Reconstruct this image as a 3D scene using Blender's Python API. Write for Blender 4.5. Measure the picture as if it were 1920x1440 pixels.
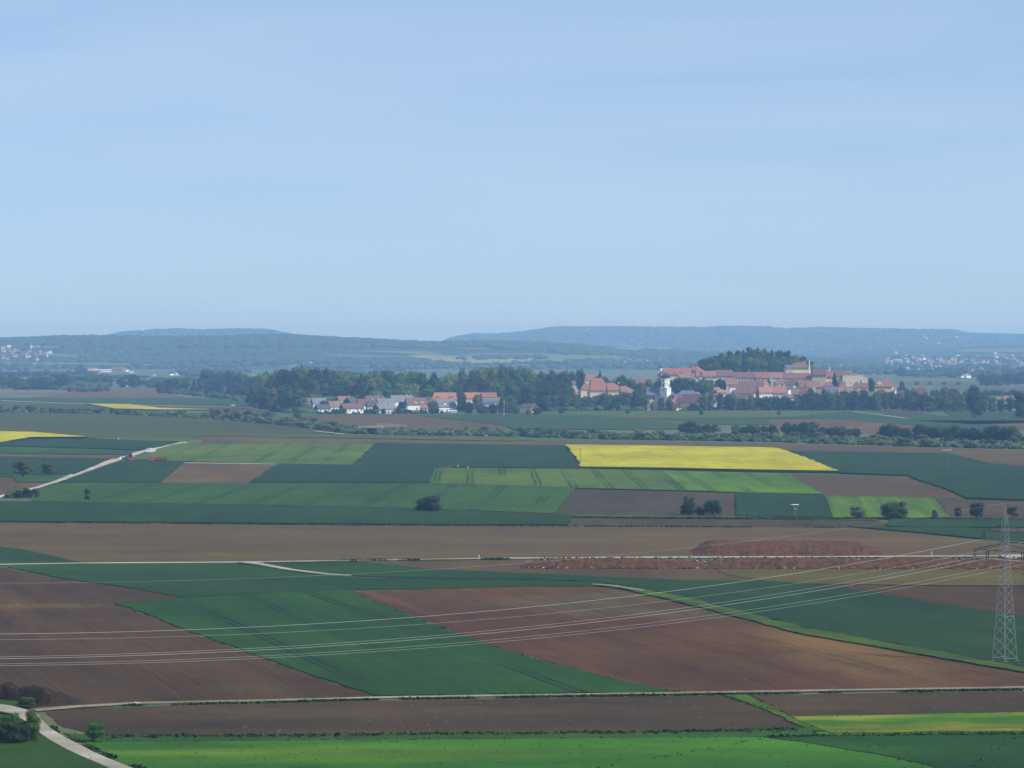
import bpy, bmesh, math, random
import numpy as np
from mathutils import Vector, noise as mnoise
random.seed(11); rng = np.random.default_rng(7)
for o in list(bpy.data.objects): bpy.data.objects.remove(o)
scn = bpy.context.scene
C = scn.collection
R = math.radians
# ------------------------------------------------------------------ camera
CAMZ = 62.0; FPX = 6000.0
PITCH = math.atan(75 / FPX)
cam = bpy.data.cameras.new('camera'); camo = bpy.data.objects.new('camera', cam); C.objects.link(camo)
camo.location = (0, 0, CAMZ); camo.rotation_euler = (R(90) - PITCH, 0, 0)
cam.sensor_width = 36; cam.lens = 36 * FPX / 1920; cam.clip_start = 1; cam.clip_end = 60000
scn.camera = camo
# ------------------------------------------------------------------ sky and sun
SUN_EL, SUN_AZ = 44.0, 118.0            # azimuth clockwise from +Y: to the right and a little behind the camera
world = bpy.data.worlds.new('World'); scn.world = world; world.use_nodes = True
wn = world.node_tree; wn.nodes.clear(); WL = wn.links.new
wo = wn.nodes.new('ShaderNodeOutputWorld'); bg = wn.nodes.new('ShaderNodeBackground')
sky = wn.nodes.new('ShaderNodeTexSky'); sky.sky_type = 'NISHITA'; sky.sun_disc = False
sky.sun_elevation = R(SUN_EL); sky.sun_rotation = R(SUN_AZ)
sky.altitude = 300; sky.air_density = 0.55; sky.dust_density = 0.5; sky.ozone_density = 1.5
tint = wn.nodes.new('ShaderNodeMix'); tint.data_type = 'RGBA'; tint.blend_type = 'MULTIPLY'
tint.inputs[0].default_value = 1.0; tint.inputs[7].default_value = (0.86, 0.93, 1.06, 1)
tc = wn.nodes.new('ShaderNodeTexCoord'); mp = wn.nodes.new('ShaderNodeMapping')
mp.inputs['Scale'].default_value = (3.0, 3.0, 34.0); mp.inputs['Rotation'].default_value = (0, R(2.2), 0)
n1 = wn.nodes.new('ShaderNodeTexNoise'); n1.inputs['Scale'].default_value = 1.5; n1.inputs['Detail'].default_value = 5; n1.inputs['Roughness'].default_value = 0.5
n1.inputs['Distortion'].default_value = 0.4
cr = wn.nodes.new('ShaderNodeMapRange'); cr.inputs[1].default_value = 0.38; cr.inputs[2].default_value = 0.72; cr.inputs[3].default_value = 0.0; cr.inputs[4].default_value = 0.38
cl = wn.nodes.new('ShaderNodeMix'); cl.data_type = 'RGBA'; cl.inputs[7].default_value = (3.9, 4.9, 6.1, 1)
WL(tc.outputs['Generated'], mp.inputs['Vector']); WL(mp.outputs[0], n1.inputs['Vector']); WL(n1.outputs['Fac'], cr.inputs[0])
veil = wn.nodes.new('ShaderNodeMix'); veil.data_type = 'RGBA'; veil.inputs[0].default_value = .55; veil.inputs[7].default_value = (2.85, 4.05, 5.6, 1)
WL(sky.outputs[0], tint.inputs[6]); WL(tint.outputs[2], veil.inputs[6]); WL(veil.outputs[2], cl.inputs[6]); WL(cr.outputs[0], cl.inputs[0])
WL(cl.outputs[2], bg.inputs['Color']); bg.inputs['Strength'].default_value = 0.142; WL(bg.outputs[0], wo.inputs[0])
sl = bpy.data.lights.new('sun', 'SUN'); sl.energy = 5.0; sl.angle = R(0.55); sl.color = (1.0, 0.98, 0.955)
so = bpy.data.objects.new('sun', sl); C.objects.link(so)
sd = Vector((math.sin(R(SUN_AZ)) * math.cos(R(SUN_EL)), math.cos(R(SUN_AZ)) * math.cos(R(SUN_EL)), math.sin(R(SUN_EL))))
so.rotation_euler = sd.to_track_quat('Z', 'Y').to_euler(); so.location = (0, 0, 500)
vs = scn.view_settings
scn.display_settings.display_device = 'sRGB'; vs.view_transform = 'Standard'; vs.look = 'None'; vs.exposure = 0.0; vs.gamma = 1.0; vs.use_curve_mapping = False
scn.render.engine = 'CYCLES'; cy = scn.cycles
cy.use_denoising = True; cy.max_bounces = 6; cy.diffuse_bounces = 2; cy.volume_bounces = 3; cy.glossy_bounces = 1; cy.transmission_bounces = 1; cy.transparent_max_bounces = 4
cy.caustics_reflective = False; cy.caustics_refractive = False
# ------------------------------------------------------------------ terrain
def sstep(t): t = np.clip(t, 0, 1); return t * t * (3 - 2 * t)
RIDGES = [  # crest distance, start distance, silhouette (photo px, py) seen from the lookout
 (9600, 7700, [(-900,648),(-300,642),(0,638),(60,636),(100,634),(180,633.5),(230,634),(300,635),(400,635),(480,631.5),(550,631.5),(620,636),(700,640),(760,643.5),(830,645),(900,642.5),(960,644),(1020,646),(1080,650),(1140,655),(1200,659),(1300,663),(1380,668),(1460,672),(2900,672)]),
 (15000, 11800, [(-900,660),(150,640),(190,633),(230,624.5),(280,620.5),(330,618),(380,620.5),(440,618.5),(500,619),(540,627),(580,634),(640,642),(720,652),(2900,668)]),
 (16500, 12200, [(-900,668),(780,650),(830,642),(850,634),(890,627),(930,628),(990,622),(1040,614.5),(1160,614.3),(1320,616),(1350,613.3),(1440,614.3),(1470,618),(1540,615.5),(1600,617),(1700,619),(1790,620),(1810,626),(1860,627),(1920,629),(2300,626),(2900,633)]),
 (12300, 9300, [(-900,676),(1480,676),(1540,669),(1620,658),(1700,656),(1760,655),(1850,650),(1920,646),(2200,642),(2900,650)]),
]
def terrain(x, y):
    x = np.asarray(x, float); y = np.asarray(y, float)
    px = 960 + FPX * x / np.maximum(y, 50)
    z = np.zeros_like(px + y)
    for D, S, prof in RIDGES:
        P = np.array(prof)
        crest = CAMZ + (645 - np.interp(px, P[:, 0], P[:, 1])) * D / FPX
        f = sstep((y - S) / (D - S)) * (1 - 0.55 * sstep((y - D) / 3000))
        z = np.maximum(z, np.maximum(crest, 0) * f)
    # the rise that carries the town and its castle
    wx = sstep((px - 1150) / 190) * (1 - sstep((px - 1590) / 110))
    z = z + 27 * wx * sstep((y - 2965) / 340) * (1 - sstep((y - 3450) / 500))
    # the wooded rock behind it
    z = z + 16 * np.exp(-(((px - 1416) / 112) ** 4)) * np.exp(-(((y - 3425) / 75) ** 2))
    # park wood behind the village and below the brewery
    wp = sstep((px - 420) / 160) * (1 - sstep((px - 1230) / 120))
    z = z + 7 * wp * sstep((y - 2960) / 220) * (1 - sstep((y - 3350) / 300))
    return z
def ray(px, py):
    cx, cyy = (px - 960) / FPX, -(py - 720) / FPX
    c, s = math.cos(PITCH), math.sin(PITCH)
    dy = c + cyy * s; dz = -s + cyy * c
    return cx / dy, dz / dy          # per metre of y
_YS = np.concatenate([np.arange(300, 4500, 6.0), np.arange(4500, 19000, 25.0)])
def G(px, py, zoff=0.0):
    """where the line of sight through a photo pixel first meets the terrain"""
    a, b = ray(px, py)
    if CAMZ + b * 2900 < 0 :
        y = -CAMZ / b
        return Vector((a * y, y, zoff))
    z = CAMZ + b * _YS; t = terrain(a * _YS, _YS)
    k = np.argmax(z <= t)
    if not (z[k] <= t[k]): k = len(_YS) - 1
    lo, hi = _YS[max(k - 1, 0)], _YS[k]
    for _ in range(18):
        m = (lo + hi) / 2
        if CAMZ + b * m <= float(terrain(a * m, m)): hi = m
        else: lo = m
    return Vector((a * hi, hi, float(terrain(a * hi, hi)) + zoff))
def ppm(p): return FPX / p.y
def at_dist(px, d, zoff=0.0):
    x = (px - 960) / FPX * d
    return Vector((x, d, float(terrain(x, d)) + zoff))
# ------------------------------------------------------------------ tagging and building helpers
def tag(o, label=None, cat=None, group=None, kind=None):
    if label: o['label'] = label
    if cat: o['category'] = cat
    if group: o['group'] = group
    if kind: o['kind'] = kind
    return o
def link(o, parent=None):
    C.objects.link(o)
    if parent is not None: o.parent = parent
    return o
def empty(name, loc, rz=0.0):
    o = bpy.data.objects.new(name, None); link(o); o.location = loc; o.rotation_euler = (0, 0, rz); o.empty_display_size = 0.5
    return o
class MB:
    def __init__(s): s.v = []; s.f = []; s.m = []
    def box(s, x0, y0, z0, x1, y1, z1, m=0):
        b = len(s.v)
        s.v += [(x0,y0,z0),(x1,y0,z0),(x1,y1,z0),(x0,y1,z0),(x0,y0,z1),(x1,y0,z1),(x1,y1,z1),(x0,y1,z1)]
        for q in ((3,2,1,0),(4,5,6,7),(0,1,5,4),(1,2,6,5),(2,3,7,6),(3,0,4,7)): s.f.append(tuple(b+i for i in q)); s.m.append(m)
    def poly(s, pts, faces, m=0):
        b = len(s.v); s.v += [tuple(p) for p in pts]
        for q in faces: s.f.append(tuple(b+i for i in q)); s.m.append(m)
    def tube(s, a, b, r0, r1=None, n=6, m=0, cap=True):
        r1 = r0 if r1 is None else r1
        a = Vector(a); b = Vector(b); d = (b - a).normalized()
        u = d.orthogonal().normalized(); w = d.cross(u); k = len(s.v)
        for p, r in ((a, r0), (b, r1)):
            for i in range(n):
                t = 2*math.pi*i/n; s.v.append(tuple(p + u*math.cos(t)*r + w*math.sin(t)*r))
        for i in range(n):
            j = (i+1) % n; s.f.append((k+i, k+j, k+n+j, k+n+i)); s.m.append(m)
        if cap:
            s.f.append(tuple(k+i for i in range(n-1,-1,-1))); s.f.append(tuple(k+n+i for i in range(n))); s.m += [m, m]
    def lathe(s, prof, n=12, c=(0,0), m=0, rot=0.0):
        k = len(s.v)
        for r, z in prof:
            for i in range(n):
                t = 2*math.pi*i/n + rot; s.v.append((c[0]+r*math.cos(t), c[1]+r*math.sin(t), z))
        for a in range(len(prof)-1):
            for i in range(n):
                j = (i+1) % n; s.f.append((k+a*n+i, k+a*n+j, k+(a+1)*n+j, k+(a+1)*n+i)); s.m.append(m)
        s.f.append(tuple(k+i for i in range(n-1,-1,-1))); s.m.append(m)
        e = k+(len(prof)-1)*n; s.f.append(tuple(e+i for i in range(n))); s.m.append(m)
    def mesh(s, name, mats):
        me = bpy.data.meshes.new(name); me.from_pydata(s.v, [], s.f)
        for mm in (mats if isinstance(mats, (list, tuple)) else [mats]): me.materials.append(mm)
        if any(s.m): me.polygons.foreach_set('material_index', s.m)
        me.update(); return me
    def build(s, name, mats, parent=None, loc=None, rz=None):
        o = bpy.data.objects.new(name, s.mesh(name, mats)); link(o, parent)
        if loc is not None: o.location = loc
        if rz is not None: o.rotation_euler = (0, 0, rz)
        return o
def inst(name, me, parent=None, loc=(0,0,0), rot=(0,0,0), sc=(1,1,1)):
    o = bpy.data.objects.new(name, me); link(o, parent); o.location = loc; o.rotation_euler = rot; o.scale = sc
    return o
def copy_tree(o, parent=None):
    c = o.copy(); C.objects.link(c); c.parent = parent
    for ch in [x for x in bpy.data.objects if x.parent == o]: copy_tree(ch, c)
    return c
# ------------------------------------------------------------------ materials
def lin(c):
    return tuple(((v/255)/12.92 if v/255 <= .04045 else ((v/255+.055)/1.055)**2.4) for v in c) + (1,)
class NT:
    def __init__(s, name):
        s.mat = bpy.data.materials.new(name); s.mat.use_nodes = True; s.t = s.mat.node_tree
        s.b = s.t.nodes['Principled BSDF']; s.b.inputs['Roughness'].default_value = 0.9
        s.b.inputs['Specular IOR Level'].default_value = 0.15
    def n(s, typ, **kw):
        x = s.t.nodes.new(typ)
        for k, v in kw.items(): setattr(x, k, v)
        return x
    def l(s, a, b): s.t.links.new(a, b)
    def math(s, op, a, b=None, clamp=False):
        x = s.n('ShaderNodeMath', operation=op); x.use_clamp = clamp
        for i, v in enumerate((a, b)):
            if v is None: continue
            if isinstance(v, (int, float)): x.inputs[i].default_value = v
            else: s.l(v, x.inputs[i])
        return x.outputs[0]
    def geo(s):
        if not hasattr(s, '_g'): s._g = s.n('ShaderNodeNewGeometry').outputs['Position']
        return s._g
    def noise(s, scale, vec=None, detail=3, rough=.55, stretch=None, rot=0.0, dist=0.0):
        vec = vec or s.geo()
        m = s.n('ShaderNodeMapping'); m.vector_type = 'TEXTURE'
        m.inputs['Scale'].default_value = stretch or (1, 1, 1); m.inputs['Rotation'].default_value = (0, 0, rot)
        s.l(vec, m.inputs['Vector'])
        x = s.n('ShaderNodeTexNoise'); x.inputs['Scale'].default_value = scale; x.inputs['Detail'].default_value = detail; x.inputs['Roughness'].default_value = rough
        x.inputs['Distortion'].default_value = dist
        s.l(m.outputs[0], x.inputs['Vector']); return x.outputs['Fac']
    def rng(s, v, a, b, c=0.0, d=1.0, smooth=True):
        x = s.n('ShaderNodeMapRange'); x.interpolation_type = 'SMOOTHSTEP' if smooth else 'LINEAR'
        s.l(v, x.inputs[0])
        for i, q in enumerate((a, b, c, d)): x.inputs[i+1].default_value = q
        return x.outputs[0]
    def mix(s, f, a, b, mode='MIX'):
        x = s.n('ShaderNodeMix', data_type='RGBA', blend_type=mode)
        for i, v in ((0, f), (6, a), (7, b)):
            if isinstance(v, (int, float)): x.inputs[i].default_value = v
            elif isinstance(v, tuple): x.inputs[i].default_value = v
            else: s.l(v, x.inputs[i])
        return x.outputs[2]
    def bump(s, h, strength=.5, dist=.2):
        x = s.n('ShaderNodeBump'); x.inputs['Strength'].default_value = strength; x.inputs['Distance'].default_value = dist
        s.l(h, x.inputs['Height']); s.l(x.outputs[0], s.b.inputs['Normal'])
    def col(s, c):
        if isinstance(c, tuple): s.b.inputs['Base Color'].default_value = c
        else: s.l(c, s.b.inputs['Base Color'])
        return s.mat
GAIN = (0.54, 0.47, 0.10)          # camera-matched scale from swatch colours to field albedo
def alb(c):
    L = lin(c); g = GAIN if c[1] >= c[0] else (0.48, 0.425, 0.17)   # soils are warmer than leaves
    return tuple(L[i]*g[i] for i in range(3)) + (1,)
_mc = {}
def plain(name, c, var=.12, scale=.6, rough=.85, metal=0.0):
    k = (name, c)
    if k in _mc: return _mc[k]
    t = NT(name); L = lin(c); t.b.inputs['Roughness'].default_value = rough; t.b.inputs['Metallic'].default_value = metal
    D = tuple(v*(1-2*var) for v in L[:3]) + (1,); U = tuple(min(1, v*(1+var)) for v in L[:3]) + (1,)
    t.col(t.mix(t.noise(scale, detail=4), D, U)); _mc[k] = t.mat; return t.mat
def dirof(p, q):
    a, b = G(*p), G(*q); return math.atan2(b.y - a.y, b.x - a.x)
DIR_A = math.atan2(-208, 57)          # working direction of the near fields
DIR_B = math.atan2(1, -0.01)          # working direction of the middle fields
def field_mat(name, c1, c2, ang=DIR_A, rows=.5, row_w=1.4, big=.010, tram=0, tw=.45, tgap=1.9, tcol=None, toff=0.0, stones=0.0, patches=(), bump=.4, cross=None, fine=.25, tstr=.75, mott=1.15):
    """crop or soil: broad colour patches, working streaks along `ang`, optional wheel tracks every `tram` metres"""
    raw = 'gravel' in name or 'track' in name; t = NT(name); A, B = (lin(c1), lin(c2)) if raw else (alb(c1), alb(c2))
    f = t.rng(t.noise(big, detail=5, rough=.6, stretch=(1, 1.9, 1), rot=ang - math.pi/2), .34, .66)
    col = t.mix(f, A, B)
    for (p, rx, ry, rot, pc, st) in patches:
        q = G(*p); m = t.n('ShaderNodeMapping'); m.vector_type = 'TEXTURE'
        m.inputs['Location'].default_value = (q.x, q.y, 0); m.inputs['Rotation'].default_value = (0, 0, rot); m.inputs['Scale'].default_value = (rx, ry, 1e5)
        t.l(t.geo(), m.inputs['Vector']); L = t.n('ShaderNodeVectorMath', operation='LENGTH'); t.l(m.outputs[0], L.inputs[0])
        w = t.math('ADD', L.outputs['Value'], t.math('MULTIPLY', t.math('SUBTRACT', t.noise(.035, detail=5, stretch=(1, 2.5, 1), rot=ang - math.pi/2), .5), 1.1))
        col = t.mix(t.math('MULTIPLY', t.rng(w, 1.15, .35), st), col, alb(pc))
    r1 = t.noise(1/row_w, detail=2, stretch=(60, 1, 1), rot=ang, rough=.6)
    r2 = t.noise(.11, detail=3, stretch=(14, 1, 1), rot=ang, rough=.6)
    f1 = t.noise(1.1, detail=4, rough=.7)
    v = t.math('ADD', t.math('MULTIPLY', t.math('SUBTRACT', r1, .5), rows*1.7), t.math('MULTIPLY', t.math('SUBTRACT', r2, .5), rows*2.0))
    v = t.math('ADD', v, t.math('MULTIPLY', t.math('SUBTRACT', f1, .5), fine*2.2))
    m1 = t.noise(.028, detail=4, stretch=(2.6, 1, 1), rot=ang, rough=.6); m2 = t.noise(.16, detail=4, stretch=(2, 1, 1), rot=ang, rough=.65); m3 = t.noise(3.2, detail=2, rough=.7)
    v = t.math('ADD', v, t.math('MULTIPLY', t.math('SUBTRACT', m1, .5), mott)); v = t.math('ADD', v, t.math('MULTIPLY', t.math('SUBTRACT', m2, .5), mott*.8)); v = t.math('ADD', v, t.math('MULTIPLY', t.math('SUBTRACT', m3, .5), fine*1.5))
    v = t.math('ADD', v, 1.0)
    cc = t.n('ShaderNodeCombineColor'); [t.l(v, cc.inputs[i]) for i in range(3)]
    col = t.mix(1.0, col, cc.outputs[0], 'MULTIPLY')
    def track(a, per, w, gap, off):
        d = t.n('ShaderNodeVectorMath', operation='DOT_PRODUCT'); t.l(t.geo(), d.inputs[0]); d.inputs[1].default_value = (-math.sin(a), math.cos(a), 0)
        s = t.math('ADD', d.outputs['Value'], off + 5000.0*per)
        s = t.math('ADD', s, t.math('MULTIPLY', t.math('SUBTRACT', t.noise(.012, detail=2), .5), 1.2))
        s = t.math('MODULO', s, per)
        if gap: s = t.math('ABSOLUTE', t.math('SUBTRACT', t.math('ABSOLUTE', t.math('SUBTRACT', s, per/2)), gap/2))
        else: s = t.math('ABSOLUTE', t.math('SUBTRACT', s, per/2))
        return t.rng(s, w*.5, w*.95, 1, 0)
    if tram:
        k = track(ang, tram, tw, tgap, toff)
        brk = t.rng(t.noise(.05, detail=3, stretch=(6, 1, 1), rot=ang), .38, .6, .1, 1)
        col = t.mix(t.math('MULTIPLY', t.math('MULTIPLY', k, brk), tstr), col, alb(tcol or c1))
    if cross:
        k = track(cross[0], cross[1], tw*1.6, 0, cross[2]); col = t.mix(t.math('MULTIPLY', k, .6), col, alb(tcol or c1))
    if stones:
        vo = t.n('ShaderNodeTexVoronoi'); vo.inputs['Scale'].default_value = .45; t.l(t.geo(), vo.inputs['Vector'])
        d = t.rng(vo.outputs['Distance'], .09, .13, 1, 0)
        sp = t.rng(t.noise(.06, detail=3), .45, .62); wn_ = t.n('ShaderNodeTexWhiteNoise'); t.l(vo.outputs['Color'], wn_.inputs[0])
        sp = t.math('MULTIPLY', sp, t.math('GREATER_THAN', wn_.outputs['Value'], .6))
        col = t.mix(t.math('MULTIPLY', t.math('MULTIPLY', d, sp), stones), col, lin((170, 160, 140)))
    t.bump(t.math('ADD', r1, f1), bump, .3)
    return t.col(col)
# ------------------------------------------------------------------ ground, hills, haze
def grass_mat():
    t = NT('ground_grass'); a = t.mix(t.rng(t.noise(.0035, detail=6, rough=.62, stretch=(2.2, 1, 1)), .42, .58), lin((58, 82, 46)), lin((88, 92, 58)))
    a = t.mix(t.rng(t.noise(.0016, detail=4, stretch=(2.5, 1, 1)), .56, .66), a, lin((104, 86, 70)))
    t.bump(t.noise(.8, detail=4), .4, .3); return t.col(a)
M_GROUND = grass_mat()
t = NT('hill_cover')
wood = t.mix(t.rng(t.noise(.02, detail=6, rough=.7), .4, .62), lin((26, 42, 22)), lin((52, 66, 36)))
mead = t.mix(t.rng(t.noise(.002, detail=3, stretch=(3, 1, 1)), .4, .6), lin((66, 84, 48)), lin((92, 96, 66)))
M_HILL = t.col(t.mix(t.rng(t.noise(.0011, detail=5, rough=.55, stretch=(1.6, 1, 1)), .56, .62), wood, mead)); 
m = MB(); m.poly([(-9000,-600,0),(9000,-600,0),(9000,2900,0),(-9000,2900,0)], [(0,1,2,3)])
m.poly([(-9000,2900,0),(9000,2900,0),(9000,23000,0),(-9000,23000,0)], [(0,1,2,3)])
tag(m.build('ground', M_GROUND), 'flat green and tan farmland reaching to the hills', 'ground', kind='structure')
def fan(name, px0, px1, ncol, ds, mat, label, zb, rough=0.0):
    us = np.linspace(px0, px1, ncol); U, D = np.meshgrid(us, ds)
    X = (U - 960)/FPX*D; Z = terrain(X, D)
    keep = Z > zb
    if rough:
        nz = np.array([mnoise.noise(Vector((x*.0045, y*.002, 3.1))) + .5*mnoise.noise(Vector((x*.013, y*.006, 9.))) for x, y in zip(X.ravel(), D.ravel())]).reshape(X.shape)
        Z = Z + nz*rough*np.clip(Z/40, 0, 1)
    Z = np.where(keep, Z, -0.4)
    V = np.stack([X, D, Z], -1).reshape(-1, 3); nr, nc = X.shape
    idx = np.arange(nr*nc).reshape(nr, nc); F = np.stack([idx[:-1,:-1], idx[:-1,1:], idx[1:,1:], idx[1:,:-1]], -1).reshape(-1, 4)
    kk = keep.ravel(); F = F[kk[F].any(1)]
    me = bpy.data.meshes.new(name); me.from_pydata(V.tolist(), [], F.tolist()); me.materials.append(mat); me.shade_smooth()
    o = bpy.data.objects.new(name, me); link(o); return tag(o, label, 'hills' if rough else 'rise', kind='structure')
fan('hills', -900, 2820, 520, np.concatenate([np.arange(7750, 12400, 85.), np.arange(12400, 17200, 120.), np.arange(17200, 22000, 600.)]), M_HILL, 'long hazy wooded hills along the horizon', .3, 2.0)
M_TOWN = plain('town_ground', (86, 92, 66), .25, .05)
fan('town_rise', 380, 1760, 240, np.arange(2962, 3860, 11.), M_TOWN, 'gentle rise that carries the town, castle and park wood', .02)
hz = MB(); hz.box(-9200, -800, -1.5, 9200, 23200, 172)
HM = bpy.data.materials.new('haze'); HM.use_nodes = True; HM.node_tree.nodes.clear()
ho = HM.node_tree.nodes.new('ShaderNodeOutputMaterial'); pv = HM.node_tree.nodes.new('ShaderNodeVolumePrincipled')
pv.inputs['Color'].default_value = (0.33, 0.58, 1.0, 1); pv.inputs['Absorption Color'].default_value = (.4, .4, .4, 1); pv.inputs['Density'].default_value = 0.93e-4; pv.inputs['Anisotropy'].default_value = 0.0
HM.node_tree.links.new(pv.outputs[0], ho.inputs['Volume'])
tag(hz.build('haze', HM), 'pale blue haze over the plain', 'haze', kind='stuff')
# ------------------------------------------------------------------ fields
def jitter_poly(P, amp, step):
    out = []
    for i, p in enumerate(P):
        q = P[(i+1) % len(P)]; d = (q - p); n = max(1, min(160, int(d.length/step)))
        nn = Vector((-d.y, d.x, 0)).normalized() if d.length > 0 else Vector((0,0,0))
        for k in range(n):
            s = p + d*(k/n)
            if 0 < k: s = s + nn*(mnoise.noise(Vector((s.x*.11, s.y*.11, 0))) + .45*mnoise.noise(Vector((s.x*.7, s.y*.7, 3))))*amp
            out.append(s)
    return out
_fi = [0]
def field(name, label, mat, pts, h=0.0, z=None, amp=.7, cat='field', edge=None, rd=False):
    _fi[0] += 1
    z0 = .03 + .004*_fi[0] if z is None else z
    P = [G(*p) for p in pts]; P = [Vector((p.x, p.y, p.z)) for p in P]
    P = jitter_poly(P, amp, 2.2 if P[0].y < 1000 else 4.0 if P[0].y < 1900 else 12.0)
    n = len(P); area = sum(P[i].x*P[(i+1) % n].y - P[(i+1) % n].x*P[i].y for i in range(n))
    if area < 0: P.reverse()
    bm = bmesh.new(); top = [bm.verts.new((p.x, p.y, p.z + z0 + h)) for p in P]; f = bm.faces.new(top)
    if h > 0:
        bot = [bm.verts.new((p.x, p.y, p.z - .05)) for p in P]
        for i in range(n):
            s = bm.faces.new((bot[i], bot[(i+1) % n], top[(i+1) % n], top[i])); s.material_index = 1
    bmesh.ops.triangulate(bm, faces=[f])
    me = bpy.data.meshes.new(name); bm.to_mesh(me); bm.free(); me.materials.append(mat); me.materials.append(edge or M_STALK)
    o = bpy.data.objects.new(name, me); link(o); return tag(o, label, cat, kind='structure')
M_STALK = plain('crop_stalks', (40, 62, 30), .3, 2.0)
M_RSTALK = plain('rape_stalks', (60, 74, 26), .3, 2.0)
SOIL_RED = field_mat('soil_red', (104, 68, 48), (112, 80, 60), tstr=.6, rows=.5, bump=.6, stones=.5, tram=24, tw=.4, tcol=(80, 56, 42),
    patches=(((1130, 1125), 40, 22, .5, (112, 102, 88), .8), ((1330, 1150), 46, 20, -.3, (108, 98, 88), .8), ((1560, 1215), 52, 11, DIR_A, (146, 114, 82), .85),
             ((1290, 1205), 22, 30, 0, (122, 84, 54), .5), ((1640, 1250), 48, 13, DIR_A, (128, 104, 82), .8), ((1020, 1180), 30, 24, 0, (104, 64, 46), .8)))
SOIL_L = field_mat('soil_left', (88, 68, 54), (104, 78, 58), tstr=.6, rows=.5, bump=.6, stones=.35, tram=21, tw=.5, tcol=(74, 58, 48),
    patches=(((90, 1137), 18, 9, 0, (132, 108, 84), .7), ((520, 1180), 30, 22, 0, (92, 74, 62), .5)))
SOIL_DK = field_mat('soil_dark', (80, 66, 58), (102, 84, 72), ang=dirof((300, 1350), (1400, 1336)), rows=.25, stones=.5, big=.03,
    patches=(((900, 1360), 120, 9, 0, (78, 64, 54), .6),))
SOIL_TAN = field_mat('soil_tan', (112, 96, 80), (126, 106, 90), ang=0.02, rows=.14, big=.008, tram=36, tw=.6, tcol=(96, 84, 70), fine=.12)
SOIL_TAN2 = field_mat('soil_tan_dry', (120, 102, 82), (108, 94, 80), ang=0.04, rows=.2, fine=.12)
SOIL_BR = field_mat('soil_brown', (102, 84, 70), (116, 94, 78), ang=DIR_B, rows=.16, fine=.12)
SOIL_GR = field_mat('soil_grey', (84, 74, 66), (100, 86, 74), ang=dirof((1100, 965), (1180, 925)), rows=.2, tram=12, tw=.5, tgap=0, tcol=(74, 66, 58))
SOIL_PK = field_mat('soil_rosy', (118, 96, 80), (128, 106, 88), ang=DIR_B, rows=.12, fine=.1)
OLIVE = field_mat('stubble_olive', (104, 102, 52), (116, 106, 66), ang=.05, rows=.25)
WH_NEAR = field_mat('wheat_near', (38, 84, 34), (46, 94, 38), tstr=.9, rows=.35, tram=17, tw=.6, tcol=(16, 44, 20), patches=(((760, 1280), 60, 14, DIR_A, (38, 84, 38), .5),))
WH_NEAR2 = field_mat('wheat_band', (36, 76, 36), (46, 90, 40), ang=dirof((100, 1085), (1000, 1090)), rows=.2, tram=40, tw=.5, tcol=(26, 58, 30))
WH_R = field_mat('wheat_right', (36, 74, 34), (44, 86, 38), ang=dirof((1300, 1105), (1900, 1200)), rows=.25, tram=40, tw=.5, tcol=(28, 60, 30))
MEADOW = field_mat('meadow_lime', (76, 146, 16), (48, 114, 24), ang=.03, rows=.2, big=.02, fine=.3,
    patches=(((620, 1412), 46, 14, 0, (108, 156, 12), .9), ((1100, 1415), 60, 12, 0, (66, 122, 24), .7), ((320, 1400), 22, 8, 0, (38, 92, 30), .7)))
MEADOW_ROUGH = field_mat('meadow_rough', (44, 92, 26), (64, 104, 30), ang=.03, rows=.3, big=.04, fine=.6)
GRASS_L = field_mat('grass_dark', (44, 84, 28), (52, 92, 30), ang=.5, rows=.1, big=.05, fine=.7)
CROP_DK = field_mat('crop_corner', (34, 80, 38), (36, 84, 34), ang=-.4, rows=.25, fine=.3, patches=(((1500, 1410), 30, 14, 0, (44, 100, 28), .9),))
STRAW = field_mat('meadow_straw', (72, 134, 22), (158, 164, 92), ang=dirof((1560, 1362), (1900, 1356)), rows=.8, big=.07, fine=.4)
DK_GREEN = field_mat('barley_dark', (36, 76, 46), (42, 82, 48), ang=DIR_B, rows=.15, tram=38, tw=.45, tcol=(30, 62, 42), fine=.15)
DK_TEAL = field_mat('barley_teal', (34, 72, 50), (38, 78, 50), ang=DIR_B, rows=.12, tram=30, tw=.4, tcol=(28, 60, 44), fine=.12)
MID_GREEN = field_mat('barley_mid', (56, 98, 46), (64, 108, 48), ang=dirof((880, 957), (940, 910)), rows=.2, tram=22, tw=1.0, tgap=2.4, tstr=.9, tcol=(32, 66, 30), fine=.15)
LT_GREEN = field_mat('barley_light', (84, 118, 44), (102, 134, 46), ang=DIR_B, rows=.2, tram=15, tw=.85, tgap=2.2, tstr=.85, tcol=(34, 70, 22), fine=.12, toff=3)
LT_GREEN_C = field_mat('barley_light_crossed', (88, 122, 44), (104, 134, 48), ang=DIR_B, rows=.2, tram=18, tw=.85, tgap=2.2, tstr=.85, tcol=(40, 74, 24), fine=.12, cross=(.03, 150, 40))
LT_BRIGHT = field_mat('barley_bright', (88, 136, 26), (110, 152, 28), ang=DIR_B, rows=.2, tram=15, tw=.85, tgap=2.2, tstr=.85, tcol=(36, 80, 16), fine=.12)
LT_STREAK = field_mat('meadow_streaked', (96, 138, 40), (88, 126, 44), ang=dirof((1600, 970), (1580, 935)), rows=.8, row_w=3, fine=.1)
RAPE = field_mat('rapeseed_bloom', (206, 207, 20), (216, 217, 28), ang=DIR_B, rows=.05, fine=.14, big=.012, tram=44, tw=.4, tgap=0, tcol=(184, 160, 24), cross=(.03, 130, 30))
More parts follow.
